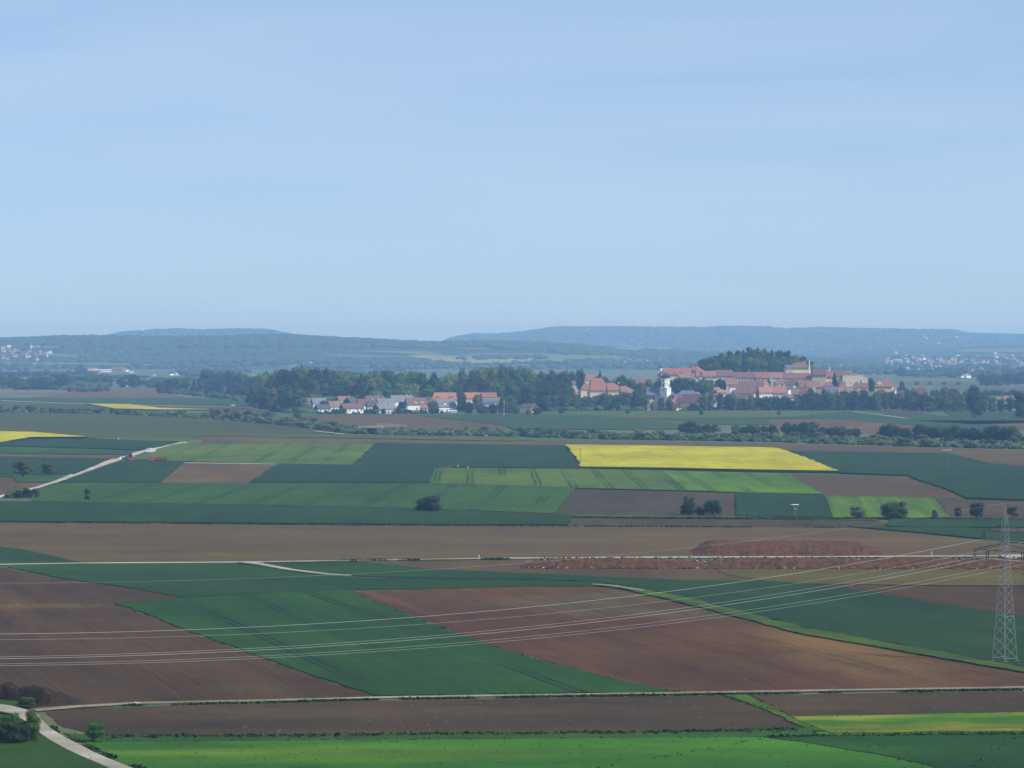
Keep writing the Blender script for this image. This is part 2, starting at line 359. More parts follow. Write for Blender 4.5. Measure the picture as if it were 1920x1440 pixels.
MUTE_G = field_mat('pasture_muted', (78, 90, 58), (86, 96, 62), ang=.05, rows=.12, fine=.1, patches=(((300, 816), 200, 40, 0, (84, 108, 60), .8),))
MUTE_D = field_mat('crop_muted', (54, 90, 58), (62, 96, 60), ang=.02, rows=.1, fine=.1)
GRASS_S = field_mat('grass_strip', (88, 112, 58), (96, 116, 62), ang=.02, rows=.1, fine=.15)
VERGE = field_mat('verge_grass', (86, 118, 30), (70, 104, 34), ang=dirof((1300, 1130), (1800, 1240)), rows=.5, fine=.6, big=.06)
L_, R_ = -260, 2180
FL = [  # name, label, material, crop height, polygon in photo pixels
 ('meadow', 'bright lime green meadow along the bottom edge', MEADOW, .12, [(205,1388),(640,1383),(1280,1378),(1500,1374),(R_,1368),(R_,1560),(470,1560),(250,1452),(160,1392)]),
 ('field', 'dark green crop field in the bottom right corner', CROP_DK, .2, [(1440,1384),(1560,1381),(1920,1377),(R_,1376),(R_,1560),(2000,1560),(1800,1452),(1640,1415)]),
 ('grass_strip', 'rough bright grass strip above the lime meadow', MEADOW_ROUGH, .12, [(120,1376),(190,1381),(640,1377),(1280,1371),(1510,1366),(1520,1372),(1540,1381),(1440,1384),(640,1389),(200,1394),(150,1392)]),
 ('field', 'dark ploughed strip below the farm track', SOIL_DK, 0, [(84,1336),(160,1328),(400,1320),(700,1314),(1280,1306),(1356,1305),(1420,1325),(1512,1366),(1280,1372),(640,1378),(190,1382),(118,1364)]),
 ('field', 'dark ploughed strip at the right below the farm track', SOIL_DK, 0, [(1402,1304),(1920,1296),(R_,1293),(R_,1336),(1920,1338),(1484,1346)]),
 ('grass_strip', 'green wedge path between the two dark ploughed strips', VERGE, .15, [(1358,1305),(1402,1304),(1484,1346),(1560,1373),(1520,1372),(1430,1330)]),
 ('meadow', 'straw coloured mown meadow strip at the lower right', STRAW, .2, [(1484,1346),(1920,1338),(R_,1336),(R_,1374),(1920,1373),(1560,1377),(1520,1362)]),
 ('field', 'brown ploughed field at the left', SOIL_L, 0, [(L_,1050),(0,1062),(20,1068),(110,1085),(230,1102),(345,1120),(345,1122),(210,1132),(225,1137),(280,1155),(330,1176),(480,1230),(600,1274),(714,1309),(260,1319),(140,1325),(L_,1345)]),
 ('field', 'dark green wheat field in the middle of the near fields', WH_NEAR, .14, [(214,1132),(345,1122),(640,1107),(658,1110),(760,1153),(900,1205),(1000,1237),(1130,1270),(1272,1301),(714,1309),(600,1272),(480,1229),(330,1175),(280,1154)]),
 ('field', 'reddish brown ploughed field with a pale tan band', SOIL_RED, 0, [(658,1110),(800,1105),(1000,1100),(1110,1100),(1160,1106),(1240,1124),(1400,1163),(1500,1190),(1700,1225),(1850,1252),(1920,1263),(R_,1300),(R_,1287),(1920,1290),(1600,1296),(1272,1301),(1130,1270),(900,1204)]),
 ('field', 'green wheat band curving across above the brown fields', WH_NEAR2, .15, [(14,1064),(150,1060),(450,1059),(490,1063),(545,1073),(612,1081),(680,1085),(800,1086),(960,1088),(1120,1092),(1165,1100),(1110,1100),(1000,1100),(800,1105),(640,1107),(345,1121),(230,1101),(110,1084)]),
 ('field', 'green wheat tongue above the farm track junction', WH_NEAR2, .15, [(500,1056),(610,1053),(690,1056),(800,1068),(960,1075),(1280,1089),(1280,1100),(1165,1099),(1120,1091),(960,1087),(800,1085),(680,1082),(612,1077),(545,1069),(500,1061)]),
 ('field', 'large dark green wheat field beside the pylon', WH_R, .2, [(1165,1099),(1280,1089),(1430,1091),(1560,1100),(1740,1131),(1920,1157),(R_,1200),(R_,1298),(1920,1254),(1850,1240),(1700,1213),(1500,1176),(1400,1150),(1280,1120),(1200,1105)]),
 ('verge', 'lime green grass verge running down to the pylon', VERGE, .3, [(1160,1104),(1200,1106),(1280,1121),(1400,1151),(1500,1177),(1700,1214),(1850,1241),(1920,1255),(R_,1299),(R_,1310),(1920,1263),(1850,1251),(1700,1225),(1500,1190),(1400,1163),(1240,1123)]),
 ('field', 'brown soil strip in front of the long earth heap', SOIL_BR, 0, [(690,1056),(800,1052),(980,1051),(1000,1066),(1280,1067),(1500,1067),(1480,1091),(1280,1088),(960,1074),(800,1067)]),
 ('field', 'olive stubble strip in front of the earth heap at the right', OLIVE, .1, [(1340,1067),(1920,1067),(R_,1067),(R_,1098),(1920,1099),(1700,1098),(1500,1095),(1430,1090),(1360,1078)]),
 ('field', 'brown soil wedge behind the dark wheat at the right', SOIL_L, 0, [(1480,1091),(1500,1096),(1700,1099),(1920,1100),(R_,1100),(R_,1198),(1920,1156),(1740,1130),(1560,1099)]),
 ('field', 'broad tan fallow field crossing the whole view', SOIL_TAN, 0, [(L_,976),(0,980),(640,985),(1070,987),(1600,990),(1660,992),(1760,1005),(1920,1022),(R_,1050),(R_,1042),(1920,1043),(1300,1045),(960,1049),(640,1052),(450,1054),(150,1057),(60,1036),(0,1027),(L_,1000)]),
 ('field', 'small dark green wedge at the left edge', WH_NEAR2, .4, [(L_,1000),(0,1027),(60,1036),(148,1057),(0,1060),(L_,1062)]),
 ('field', 'dark teal crop strip above the tan field', DK_GREEN, .5, [(L_,938),(0,942),(480,950),(760,956),(1075,968),(1066,986),(640,984),(0,979),(L_,976)]),
 ('field', 'long medium green field with faint wheel tracks', MID_GREEN, .4, [(95,907),(300,907),(460,908),(805,908),(1080,916),(1040,965),(760,955),(480,949),(60,942),(70,920)]),
 ('field', 'grey brown ploughed field behind the two hazy bushes', SOIL_GR, 0, [(1080,917),(1378,925),(1380,970),(1040,966)]),
 ('field', 'dark green field behind the small wooden stand', DK_TEAL, .5, [(1380,925),(1543,929),(1560,972),(1380,970)]),
 ('field', 'streaky yellow green meadow behind the round bushes', LT_STREAK, .2, [(1545,930),(1750,935),(1783,972),(1562,972)]),
 ('grass_strip', 'thin green strip below the ploughed field', VERGE, .2, [(1040,966),(1380,970),(1660,973),(1640,977),(1076,970)]),
 ('field', 'thin brown strip above the tan field', SOIL_GR, 0, [(1078,971),(1640,977),(1668,980),(1650,990),(1072,986)]),
 ('field', 'brown field behind the three orchard trees', SOIL_GR, 0, [(1755,936),(1920,940),(R_,944),(R_,972),(1920,974),(1785,972)]),
 ('field', 'green strip below the three orchard trees', DK_GREEN, .4, [(1668,975),(1920,975),(R_,975),(R_,990),(1920,991),(1700,990),(1660,988)]),
 ('field', 'green wedge reaching into the tan field at the right', DK_GREEN, .4, [(1590,989),(1700,991),(1810,992),(1920,1000),(R_,1020),(R_,1048),(1920,1020),(1760,1004)]),
 ('field', 'tan strip at the right edge behind the pylon top', SOIL_TAN, 0, [(1810,991),(1920,992),(R_,993),(R_,1016),(1920,1000)]),
 ('field', 'brown field right of the bright green strips', SOIL_BR, 0, [(1478,890),(1697,894),(1730,906),(1765,915),(1810,936),(1545,929)]),
 ('field', 'large dark teal field right of the rapeseed', DK_TEAL, .6, [(1462,847),(1780,852),(1815,861),(1855,871),(1920,876),(R_,880),(R_,944),(1920,940),(1812,936),(1766,915),(1731,905),(1698,893),(1575,889),(1520,867)]),
 ('field', 'tan strip behind the rapeseed field', SOIL_TAN2, 0, [(960,826),(1440,831),(1700,838),(1920,845),(R_,852),(R_,880),(1920,876),(1855,870),(1815,860),(1780,851),(1462,846),(1060,838),(960,835)]),
 ('field', 'bright yellow rapeseed field in full bloom', RAPE, 1.3, [(1061,838),(1200,839.5),(1440,843),(1460,845),(1512,863),(1572,888),(1440,886),(1240,882),(1088,880),(1085,868),(1070,850)]),
 ('field', 'light green striped field below the rapeseed', LT_GREEN, .4, [(815,879),(1088,881),(1240,884),(1292,922),(1080,917),(805,908)]),
 ('field', 'bright lime striped field below the rapeseed', LT_BRIGHT, .4, [(1240,884),(1478,890),(1543,928),(1380,925),(1292,922)]),
 ('field', 'dark teal field left of the rapeseed', DK_TEAL, .6, [(706,833),(960,836),(1059,838),(1086,870),(1087,880),(815,878),(806,907),(468,907),(521,872),(661,874)]),
 ('field', 'light green field with crossing wheel tracks', LT_GREEN_C, .4, [(350,831),(560,831),(704,833),(661,873),(520,871),(345,867),(250,862),(290,849)]),
 ('field', 'small reddish brown field left of centre', SOIL_PK, 0, [(345,869),(520,872),(466,907),(300,906)]),
 ('field', 'dark teal field beside the white gravel road', DK_TEAL, .5, [(228,866),(250,863),(345,868),(299,906),(110,906),(150,894)]),
 ('field', 'dark teal field behind the two round trees', DK_TEAL, .5, [(L_,856),(0,858),(205,862),(190,870),(140,891),(L_,890)]),
 ('field', 'green strip below the two round trees', MID_GREEN, .3, [(L_,891),(140,892),(105,905),(32,905),(24,896),(L_,894)]),
 ('field', 'rounded brown field at the left edge', SOIL_BR, 0, [(L_,892),(20,893),(30,900),(34,914),(20,928),(L_,936)]),
 ('field', 'narrow brown strip below the green one at the left', SOIL_PK, 0, [(32,906),(100,906),(62,918),(36,918)]),
 ('field', 'light green strip left of the parked machines', MID_GREEN, .3, [(L_,836),(0,838),(262,846),(240,853),(0,852),(L_,851)]),
 ('field', 'thin brown strip left of the parked machines', SOIL_PK, 0, [(L_,851),(0,852),(240,854),(215,861),(0,857),(L_,856)]),
 ('field', 'teal strip below the small rapeseed field', DK_TEAL, .5, [(L_,833),(0,833.5),(60,823.5),(225,826),(338,831),(270,845),(0,837),(L_,835)]),
 ('field', 'yellow rapeseed field at the left edge', RAPE, 1.2, [(L_,808),(0,812),(66,813.5),(166,822.5),(110,823),(62,823),(0,833),(L_,840)]),
 ('field', 'large muted grey green pasture below the hedge', MUTE_G, .2, [(L_,770),(0,775),(200,777.5),(400,785),(480,790),(560,799),(642,813),(560,815),(480,820),(270,818),(170,822),(66,813),(0,811),(L_,806)]),
 ('field', 'thin green strip between pasture and teal strip', GRASS_S, .15, [(166,822.5),(270,818),(380,820),(345,829),(225,826)]),
 ('field', 'narrow rosy brown strip crossing the middle', SOIL_PK, 0, [(270,818),(480,820),(640,823),(960,829),(1060,836),(960,835),(704,832),(560,830),(380,829),(380,824)]),
 ('field', 'light green grass strip below the bridge', GRASS_S, .2, [(560,815),(700,816),(970,820.5),(1000,826),(960,828),(640,822),(480,820)]),
 # beyond the hedge
 ('field', 'rosy brown field before the wooded belt at the left', SOIL_PK, 0, [(60,746),(140,736),(210,730),(290,732),(350,746),(200,747)]),
 ('field', 'green field beyond the hedge at the left', MUTE_D, .2, [(L_,747),(60,747),(200,747),(350,747),(470,749),(480,762),(405,762),(10,753),(L_,752)]),
 ('field', 'yellow rapeseed sliver beyond the hedge', RAPE, 1.0, [(162,758.5),(245,760),(300,767),(408,770),(300,770),(215,768)]),
 ('field', 'brown strip beyond the hedge at the left', SOIL_BR, 0, [(245,760),(405,764),(560,768),(560,775),(480,772),(408,770),(300,767)]),
 ('field', 'dull green strip behind the left hedge', MUTE_G, .1, [(L_,756),(162,759),(215,768),(300,771),(300,780),(L_,770)]),
 ('field', 'tan field in front of the village houses', SOIL_TAN2, 0, [(565,779),(780,778),(960,799),(930,812),(700,812),(600,800),(540,790)]),
 ('field', 'teal green field in front of the tall tree belt', MUTE_D, .3, [(785,780),(900,778),(1010,778),(1130,780),(1275,796),(1275,806),(960,806),(950,799)]),
 ('field', 'pale green meadow strip below the town', GRASS_S, .15, [(900,772),(1060,771),(1600,770),(1640,773),(1560,777),(1440,784),(1180,784),(1110,779),(900,777)]),
 ('field', 'thin brown wedge below the town', SOIL_PK, 0, [(1110,780),(1180,782),(1275,790),(1345,797),(1275,797)]),
 ('field', 'green strip below the church meadow', MUTE_D, .2, [(1180,784),(1440,785),(1440,797),(1345,797),(1275,790)]),
 ('field', 'long brown strip before the avenue', SOIL_PK, 0, [(1345,786),(1560,786),(1720,797),(1700,815),(1450,806),(1440,790)]),
 ('field', 'green wedge before the avenue', MUTE_D, .2, [(1440,785),(1600,772),(1700,778),(1920,785),(R_,787),(R_,790),(1700,789),(1920,802),(1800,812),(1720,799),(1560,786)]),
 ('field', 'purple brown patch before the avenue', SOIL_GR, 0, [(1640,770),(1700,770),(1775,782),(1720,784)]),
 ('field', 'green strip at the foot of the avenue on the right', MUTE_D, .2, [(1770,773),(1920,774),(R_,775),(R_,784),(1920,784),(1790,783)]),
 ('field', 'brown field at the far right before the avenue', SOIL_PK, 0, [(1700,790),(1920,788),(R_,788),(R_,812),(1920,806),(1760,796)]),
 ('field', 'pale green fields behind the left woods', GRASS_S, .1, [(270,708),(420,706),(560,702),(560,712),(420,722),(290,728),(262,722)]),
 ('field', 'brown strip behind the park wood', SOIL_PK, 0, [(655,697),(715,697),(720,701),(650,701)]),
 ('field', 'green fields between the woods far behind on the left', MUTE_D, .1, [(0,683),(120,681),(240,682),(330,684),(330,690),(120,690),(0,689)]),
 ('field', 'pale field behind the town on the right', GRASS_S, .1, [(1700,714),(1790,715),(1850,716),(1850,724),(1700,722)]),
 ('field', 'pale strip behind the right hand trees', SOIL_TAN2, 0, [(1775,727),(1920,728),(R_,729),(R_,733),(1775,731)]),
]
for f in FL:
    field(f[0], f[1], f[2], f[4], f[3], edge=M_RSTALK if f[2] is RAPE else None, amp=.9 if f[4][0][1] > 850 else 2.0)
# corner grass left of the bottom road
field('grass', 'dark lawn-like grass left of the gravel road', GRASS_L, [(L_,1350),(0,1345),(80,1352),(76,1366),(86,1385),(140,1412),(235,1452),(470,1560),(L_,1560)], .15)
field('grass', 'green grass beside the dark earth heap', MEADOW_ROUGH, [(L_,1290),(0,1305),(36,1319),(60,1330),(0,1326),(L_,1320)], .15)
# ------------------------------------------------------------------ roads
GRAVEL = field_mat('white_gravel', (160, 154, 136), (142, 134, 116), ang=.4, rows=.1, fine=.15, big=.05)
GRAVEL_W = field_mat('chalk_gravel', (166, 160, 142), (146, 140, 122), ang=.4, rows=.1, fine=.12, big=.05)
TRACK = field_mat('farm_track', (142, 130, 108), (108, 100, 78), ang=0, rows=.3, fine=.4, big=.05)
def road(name, label, mat, pts, w, z=.0, ends=None, h=.09):
    """pts in photo pixels, w in metres (number or list); a slightly raised bed with sloping shoulders"""
    P = [G(*p) for p in pts]; W = w if isinstance(w, (list, tuple)) else [w]*len(P)
    Q, WW = [], []
    for i in range(len(P)-1):
        n = max(2, int((P[i+1]-P[i]).length/12)); n = min(n, 40)
        for k in range(n): s = k/n; Q.append(P[i].lerp(P[i+1], s)); WW.append(W[i]*(1-s)+W[i+1]*s)
    Q.append(P[-1]); WW.append(W[-1]); m = MB(); V = []
    _fi[0] += 1; zz = .03 + .004*_fi[0] + z
    for i, q in enumerate(Q):
        d = (Q[min(i+1, len(Q)-1)] - Q[max(i-1, 0)]); d.z = 0; d.normalize(); n = Vector((-d.y, d.x, 0)); jw = WW[i]*(.5 + .06*mnoise.noise(Vector((i*.6, q.x*.05, 1))))
        V += [q - n*(jw+.12) + Vector((0,0,zz-.10)), q - n*jw + Vector((0,0,zz+h)), q + n*jw + Vector((0,0,zz+h)), q + n*(jw+.12) + Vector((0,0,zz-.10))]
    F = []
    for i in range(len(Q)-1):
        for k in range(3): F.append((4*i+k, 4*i+k+1, 4*i+5+k, 4*i+4+k)[::-1])
    m.poly(V, F); return tag(m.build(name, mat), label, 'road', kind='structure')
road('road', 'pale gravel road in the bottom left corner', GRAVEL, [(-120,1318),(0,1331),(45,1342),(68,1360),(80,1372),(110,1392),(160,1418),(235,1450),(460,1555)], [7,5,4,2.6,2.7,2.8,3.0,3.0,3.0], z=.1)
road('farm_track', 'narrow gravel farm track between the ploughed fields', TRACK, [(60,1335),(140,1328),(260,1321),(500,1316),(714,1310.5),(1000,1306),(1272,1302),(1600,1296.5),(1920,1291.5),(R_,1289)], [2.4,1.7,.8,.55,.5,.8,.95,1.05,1.1,1.1], z=.0)
road('farm_track', 'thin white track along the tan field at the left', GRAVEL_W, [(L_,1063),(0,1060.5),(150,1058),(450,1056),(495,1056)], [.8,.8,.9,1.6,1.8], z=.05)
road('farm_track', 'curved white track branching at the left junction', GRAVEL, [(455,1056),(490,1061),(545,1071),(612,1079),(660,1082)], [3.4,3,2.2,1.5,.8], z=.1)
road('road', 'white road along the long earth heap', GRAVEL_W, [(900,1049.5),(1200,1047.5),(1500,1046.5),(1920,1044.5),(R_,1043)], 1.2, z=.1)
road('farm_track', 'grassy track line left of the white road', TRACK, [(495,1056),(640,1053.5),(780,1051.5),(900,1049.5)], [2,1.2,1.2,2], z=.1)
road('road', 'wide chalky gravel road being built, with parked machines', GRAVEL_W, [(-80,945),(0,933),(52,920),(76,914),(110,903),(150,887),(190,872),(215,864),(240,857),(262,849),(290,842),(320,834),(346,830)], [3.5,3.5,2.6,2.6,3,4.5,5.5,6,5,4.5,5,5,6], z=.1)
road('road', 'short white gravel strip above the small brown field', GRAVEL_W, [(348,869.5),(440,870.5),(522,872)], [5,4,3], z=.15)
road('road', 'pale road beyond the left hedge', GRAVEL, [(L_,750),(0,752),(120,757),(250,760),(405,763.5),(480,765)], 9, z=.2)
road('farm_track', 'thin pale track along the pasture hedge', GRAVEL, [(440,787),(520,796),(570,800.5)], 4, z=.3)
road('farm_track', 'short pale track left of the bridge', GRAVEL, [(590,810),(645,816)], 4, z=.4)
road('road', 'pale sandy road along the edge of the town', TRACK, [(900,770.5),(1180,769),(1300,769.5),(1600,769),(1780,770.5),(1920,771.5),(R_,772)], 9, z=.3)
road('farm_track', 'curved pale track above the red ploughed field', TRACK, [(1112,1099),(1150,1102),(1180,1107),(1210,1112)], [.8,2.2,2,.6], z=.15)
road('farm_track', 'thin pale track crossing the meadow before the avenue', GRAVEL, [(1600,773),(1650,779),(1700,786)], 3, z=.3)
# gravel pad at the pylon's right
field('gravel_pad', 'pale gravel pad behind the pylon', GRAVEL_W, [(1872,1044),(1940,1044),(1960,1055),(1930,1056),(1880,1049)], .12, z=.6)

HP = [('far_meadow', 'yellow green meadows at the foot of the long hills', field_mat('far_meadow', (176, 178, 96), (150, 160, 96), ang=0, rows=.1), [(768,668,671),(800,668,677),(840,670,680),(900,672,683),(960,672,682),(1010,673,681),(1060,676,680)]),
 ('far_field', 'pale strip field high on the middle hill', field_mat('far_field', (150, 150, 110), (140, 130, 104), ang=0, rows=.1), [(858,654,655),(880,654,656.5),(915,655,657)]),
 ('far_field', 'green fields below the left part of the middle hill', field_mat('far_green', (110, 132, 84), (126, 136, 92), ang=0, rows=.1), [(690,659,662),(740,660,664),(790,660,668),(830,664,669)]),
 ('far_field', 'pale green fields behind the brewery', None, [(1030,668,675),(1080,667,676),(1140,668,675),(1180,671,674)]),
 ('far_field', 'pale sloping field right of the hill church', None, [(80,651,654),(95,650,655),(110,651,654)]),
 ('far_field', 'light green strip fields on the left hill', None, [(90,664,668),(120,665,671),(150,668,672)]),
 ('far_field', 'bright narrow field on the left hill', None, [(150,665.5,666.5),(164,667.5,669.5),(176,670,671.5)]),
 ('far_field', 'hazy pale clearing on the far ridge behind the church', None, [(1150,654,656),(1190,654,658),(1250,653,656)]),
 ('far_field', 'hazy meadow slope above the far village', None, [(1790,657,661),(1850,655,662),(1925,655,662)]),
 ('far_field', 'pale flat fields before the left hills', None, [(0,681,688),(60,681,687),(130,682,686),(240,683,687),(330,684,688)]),
 ('far_field', 'pale fields between hill and park wood', None, [(540,686,690),(640,685,689),(760,686,690),(900,685,690),(1000,684,688)])]
HPOLY = []
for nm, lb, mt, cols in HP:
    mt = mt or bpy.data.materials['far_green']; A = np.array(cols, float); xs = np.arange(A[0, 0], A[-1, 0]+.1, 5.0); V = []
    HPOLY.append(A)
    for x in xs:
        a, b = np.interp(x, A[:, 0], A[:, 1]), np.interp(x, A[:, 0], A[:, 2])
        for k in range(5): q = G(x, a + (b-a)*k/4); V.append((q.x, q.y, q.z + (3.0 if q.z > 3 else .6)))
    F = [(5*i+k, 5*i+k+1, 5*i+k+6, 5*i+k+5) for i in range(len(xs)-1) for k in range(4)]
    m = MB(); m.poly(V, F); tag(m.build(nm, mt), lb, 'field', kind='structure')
def in_patch(x, y, z, pad=1.0):
    px = 960 + FPX*x/y; py = 645 + (CAMZ - z)*FPX/y
    for A in HPOLY:
        if A[0, 0]-2 < px < A[-1, 0]+2 and np.interp(px, A[:, 0], A[:, 1]) - pad*.4 < py < np.interp(px, A[:, 0], A[:, 2]) + pad*2.2: return True
    return 1690 < px < 1925 and 667 < py < 692 and random.random() < .85 or (-20 < px < 105 and 648 < py < 680 and random.random() < .85)
# ------------------------------------------------------------------ foliage
def leaf_mat(name, c, spread=.35):
    t = NT(name); L = lin(c); oi = t.n('ShaderNodeObjectInfo')
    lo = tuple(v*(1-spread) for v in L[:3]) + (1,); hi = (L[0]*(1+spread*1.2), L[1]*(1+spread), L[2]*(1+spread*.4), 1)
    f = t.math('ADD', t.math('MULTIPLY', oi.outputs['Random'], .6), t.math('MULTIPLY', t.rng(t.noise(.35, detail=3), .3, .7), .4))
    col = t.mix(f, lo, hi); t.l(col, t.b.inputs['Base Color']); t.b.inputs['Roughness'].default_value = .75
    tr = t.n('ShaderNodeBsdfTranslucent'); t.l(col, tr.inputs['Color']); mx = t.n('ShaderNodeMixShader'); mx.inputs[0].default_value = .22
    out = [x for x in t.t.nodes if x.type == 'OUTPUT_MATERIAL'][0]
    t.l(t.b.outputs[0], mx.inputs[1]); t.l(tr.outputs[0], mx.inputs[2]); t.l(mx.outputs[0], out.inputs[0]); return t.mat
LEAF = {'mid': leaf_mat('leaf_mid', (62, 84, 34)), 'dark': leaf_mat('leaf_dark', (42, 62, 34)), 'light': leaf_mat('leaf_light', (92, 112, 48)),
        'olive': leaf_mat('leaf_olive', (84, 90, 50)), 'conifer': leaf_mat('leaf_conifer', (30, 50, 34)), 'purple': leaf_mat('leaf_copper', (44, 36, 42), .2),
        'grey': leaf_mat('leaf_grey', (88, 98, 72)), 'fresh': leaf_mat('leaf_fresh', (66, 104, 30))}
BARK = plain('bark', (74, 62, 50), .3, 2.0)
def ico(sub=1):
    bm = bmesh.new(); bmesh.ops.create_icosphere(bm, subdivisions=sub, radius=1)
    v = np.array([q.co[:] for q in bm.verts]); f = np.array([[w.index for w in q.verts] for q in bm.faces]); bm.free(); return v, f
ICO1, ICO2 = ico(1), ico(2)
def lobes_for(kind, r):
    L = []
    if kind in ('round', 'wide'):
        L.append((0, 0, .50, .38, .40)); L.append((0, 0, .20, .30, .18))
        for i in range(13):
            a = i*2.4 + r.random(); z = .16 + .62*r.random(); q = .33*(1-abs(z-.42)*1.0)
            L.append((q*math.cos(a), q*math.sin(a), z, .17+.08*r.random(), .13+.07*r.random()))
        L.append((.08*(r.random()-.5), .05, .82, .18, .16))
    elif kind == 'tall':
        L.append((0, 0, .38, .34, .36)); L.append((0, 0, .72, .27, .25))
        for i in range(12):
            a = i*2.4 + r.random(); z = .12 + .72*r.random(); q = .28*(1-abs(z-.40)*.8)
            L.append((q*math.cos(a), q*math.sin(a), z, .16+.08*r.random(), .12+.06*r.random()))
    elif kind == 'poplar':
        for i in range(9):
            z = .12 + i*.095; w = .40*math.sin(math.pi*min(1, .15+.85*(1-i/9.5)))**.6
            L.append((.05*(r.random()-.5), .05*(r.random()-.5), z, w*.9+.04, .11))
    elif kind == 'bush':
        L.append((0, 0, .42, .42, .42))
        for i in range(12):
            a = i*2.4; z = .16 + .66*r.random(); q = .36*math.sqrt(max(0, 1-((z-.2)/.85)**2))
            L.append((q*math.cos(a), q*math.sin(a), z, .16+.08*r.random(), .15+.08*r.random()))
    elif kind == 'sparse':
        for i in range(22):
            a = i*2.4 + r.random(); z = .26 + .60*r.random(); q = .38*(1-abs(z-.5))*math.sqrt(r.random())
            L.append((q*math.cos(a), q*math.sin(a), z, .11+.09*r.random(), .09+.07*r.random()))
    return L
def crown_np(kind, seed, n, leaf):
    r = random.Random(seed); g = np.random.default_rng(seed)
    V, F = [], []; nv = 0
    if kind == 'conifer':
        P, N = [], []
        for i in range(n):
            z = .06 + .94*(1-math.sqrt(r.random())); tier = (z*9) % 1; q = .46*(1-z)**.85*(.72+.42*(1-tier))*(0.75+.3*r.random()); a = r.random()*2*math.pi
            P.append((q*math.cos(a), q*math.sin(a), z)); N.append((math.cos(a), math.sin(a), -.2))
        P = np.array(P); N = np.array(N); core = [(0, 0, .3, .26, .28), (0, 0, .58, .14, .26)]; asp = .6
    else:
        L = lobes_for(kind, r); core = [(l[0], l[1], l[2], l[3]*.78, l[4]*.78) for l in L]
        w = np.array([l[3]**2 for l in L]); w /= w.sum(); k = g.choice(len(L), n, p=w); La = np.array(L)[k]
        d = g.normal(size=(n, 3)); d /= np.linalg.norm(d, axis=1)[:, None]
        s = 1 + g.normal(size=n)*.10
        P = La[:, :3] + d*np.stack([La[:, 3]*s, La[:, 3]*s, La[:, 4]*s], 1); N = d; asp = 1
    hv, hf = ICO1
    for c in core:
        jit = 1 + g.normal(size=len(hv))*.10
        V.append(hv*jit[:, None]*np.array([c[3], c[3], c[4]]) + np.array(c[:3])); F += (hf + nv).tolist(); nv += len(hv)
    N = N + g.normal(size=N.shape)*.5; N /= np.linalg.norm(N, axis=1)[:, None]
    up = g.normal(size=N.shape); T = np.cross(N, up); T /= np.linalg.norm(T, axis=1)[:, None]; B = np.cross(N, T)
    s = leaf*(.55 + .9*g.random(len(P)))[:, None]
    q = np.stack([P - T*s - B*s*.7, P + T*s - B*s*.5, P + T*s*.8 + B*s*.8, P - T*s*.6 + B*s*.9], 1)
    V.append(q.reshape(-1, 3)); F += (np.arange(len(P)*4).reshape(-1, 4) + nv).tolist()
    V = np.concatenate(V); V[:, 2] = np.maximum(V[:, 2], 0.0)
    return V, F
_cm = {}
def crown(kind, seed, lf, n, leaf):
    k = (kind, seed, lf, n)
    if k not in _cm:
        V, F = crown_np(kind, seed, n, leaf); me = bpy.data.meshes.new('crown'); me.from_pydata(V.tolist(), [], F); me.materials.append(LEAF[lf]); _cm[k] = me
    return _cm[k]
_tm = {}
def trunk(kind, seed, fine):
    k = (kind, seed, fine)
    if k in _tm: return _tm[k]
    r = random.Random(seed+50); m = MB(); rt = .028 if kind != 'sparse' else .035; top = .62
    m.tube((0,0,-.04), (.01,0,.22), rt*1.25, rt, 7); m.tube((.01,0,.22), (.02*r.random(),.02,top), rt, rt*.4, 6)
    for i in range(9 if fine else 4):
        a = i*2.4 + r.random(); z = .2 + .3*r.random(); m.tube((.01, 0, z), (.30*math.cos(a), .30*math.sin(a), z + .22), rt*.5, rt*.12, 5)
    _tm[k] = m.mesh('trunk', BARK); return _tm[k]
def tree(px, base, top, w, kind='round', lf='mid', label='', group=None, fine=0, name='tree', cat='tree', seed=None, pos=None, sink=0.0):
    p = pos or G(px, base); s = ppm(p); h = (base - top)/s; wm = w/s
    seed = random.randrange(5) if seed is None else seed
    n, leaf = ((420, .040), (1500, .026), (5200, .0135))[fine]
    if kind == 'conifer': n = int(n*1.4)
    if kind == 'sparse': n = int(n*.75)
    o = empty(name, p - Vector((0, 0, sink)), random.random()*6.28); o.scale = (wm, wm, h)
    inst('crown', crown(kind, seed, lf, n, leaf), o); inst('trunk', trunk(kind, seed, fine > 0), o)
    tag(o, label, cat, group); return o
def shrub(px, base, h_px, w_px, lf, label, group, fine=0, seed=None, name='shrub', kind='bush'):
    p = G(px, base); s = ppm(p); seed = random.randrange(5) if seed is None else seed
    n, leaf = ((260, .05), (1500, .026), (5200, .0135))[fine]
    o = inst(name, crown(kind, seed, lf, n, leaf), None, p - Vector((0,0,.1)), (0, 0, random.random()*6.28), (w_px/s, w_px/s, h_px/s))
    o.name = name; tag(o, label, 'shrub', group); return o
LFS = ['mid', 'mid', 'dark', 'light', 'light', 'olive', 'fresh', 'dark']
ntree = 0
LFW = {'mid': 'mid green', 'dark': 'dark green', 'light': 'pale green', 'olive': 'olive green', 'conifer': 'blackish green', 'purple': 'purple', 'grey': 'grey green', 'fresh': 'bright green'}
KW = {'round': 'rounded', 'tall': 'oval', 'poplar': 'narrow', 'conifer': 'pointed', 'sparse': 'thin', 'wide': 'wide'}
def describe(lf, k, u, group):
    where = 'left end' if u < .2 else 'left half' if u < .42 else 'middle' if u < .6 else 'right half' if u < .82 else 'right end'
    return '%s %s tree, %s of the %s' % (LFW[lf], KW[k], where, group.replace('trees of the ', '').replace('trees at the ', '').replace('trees in the ', ''))
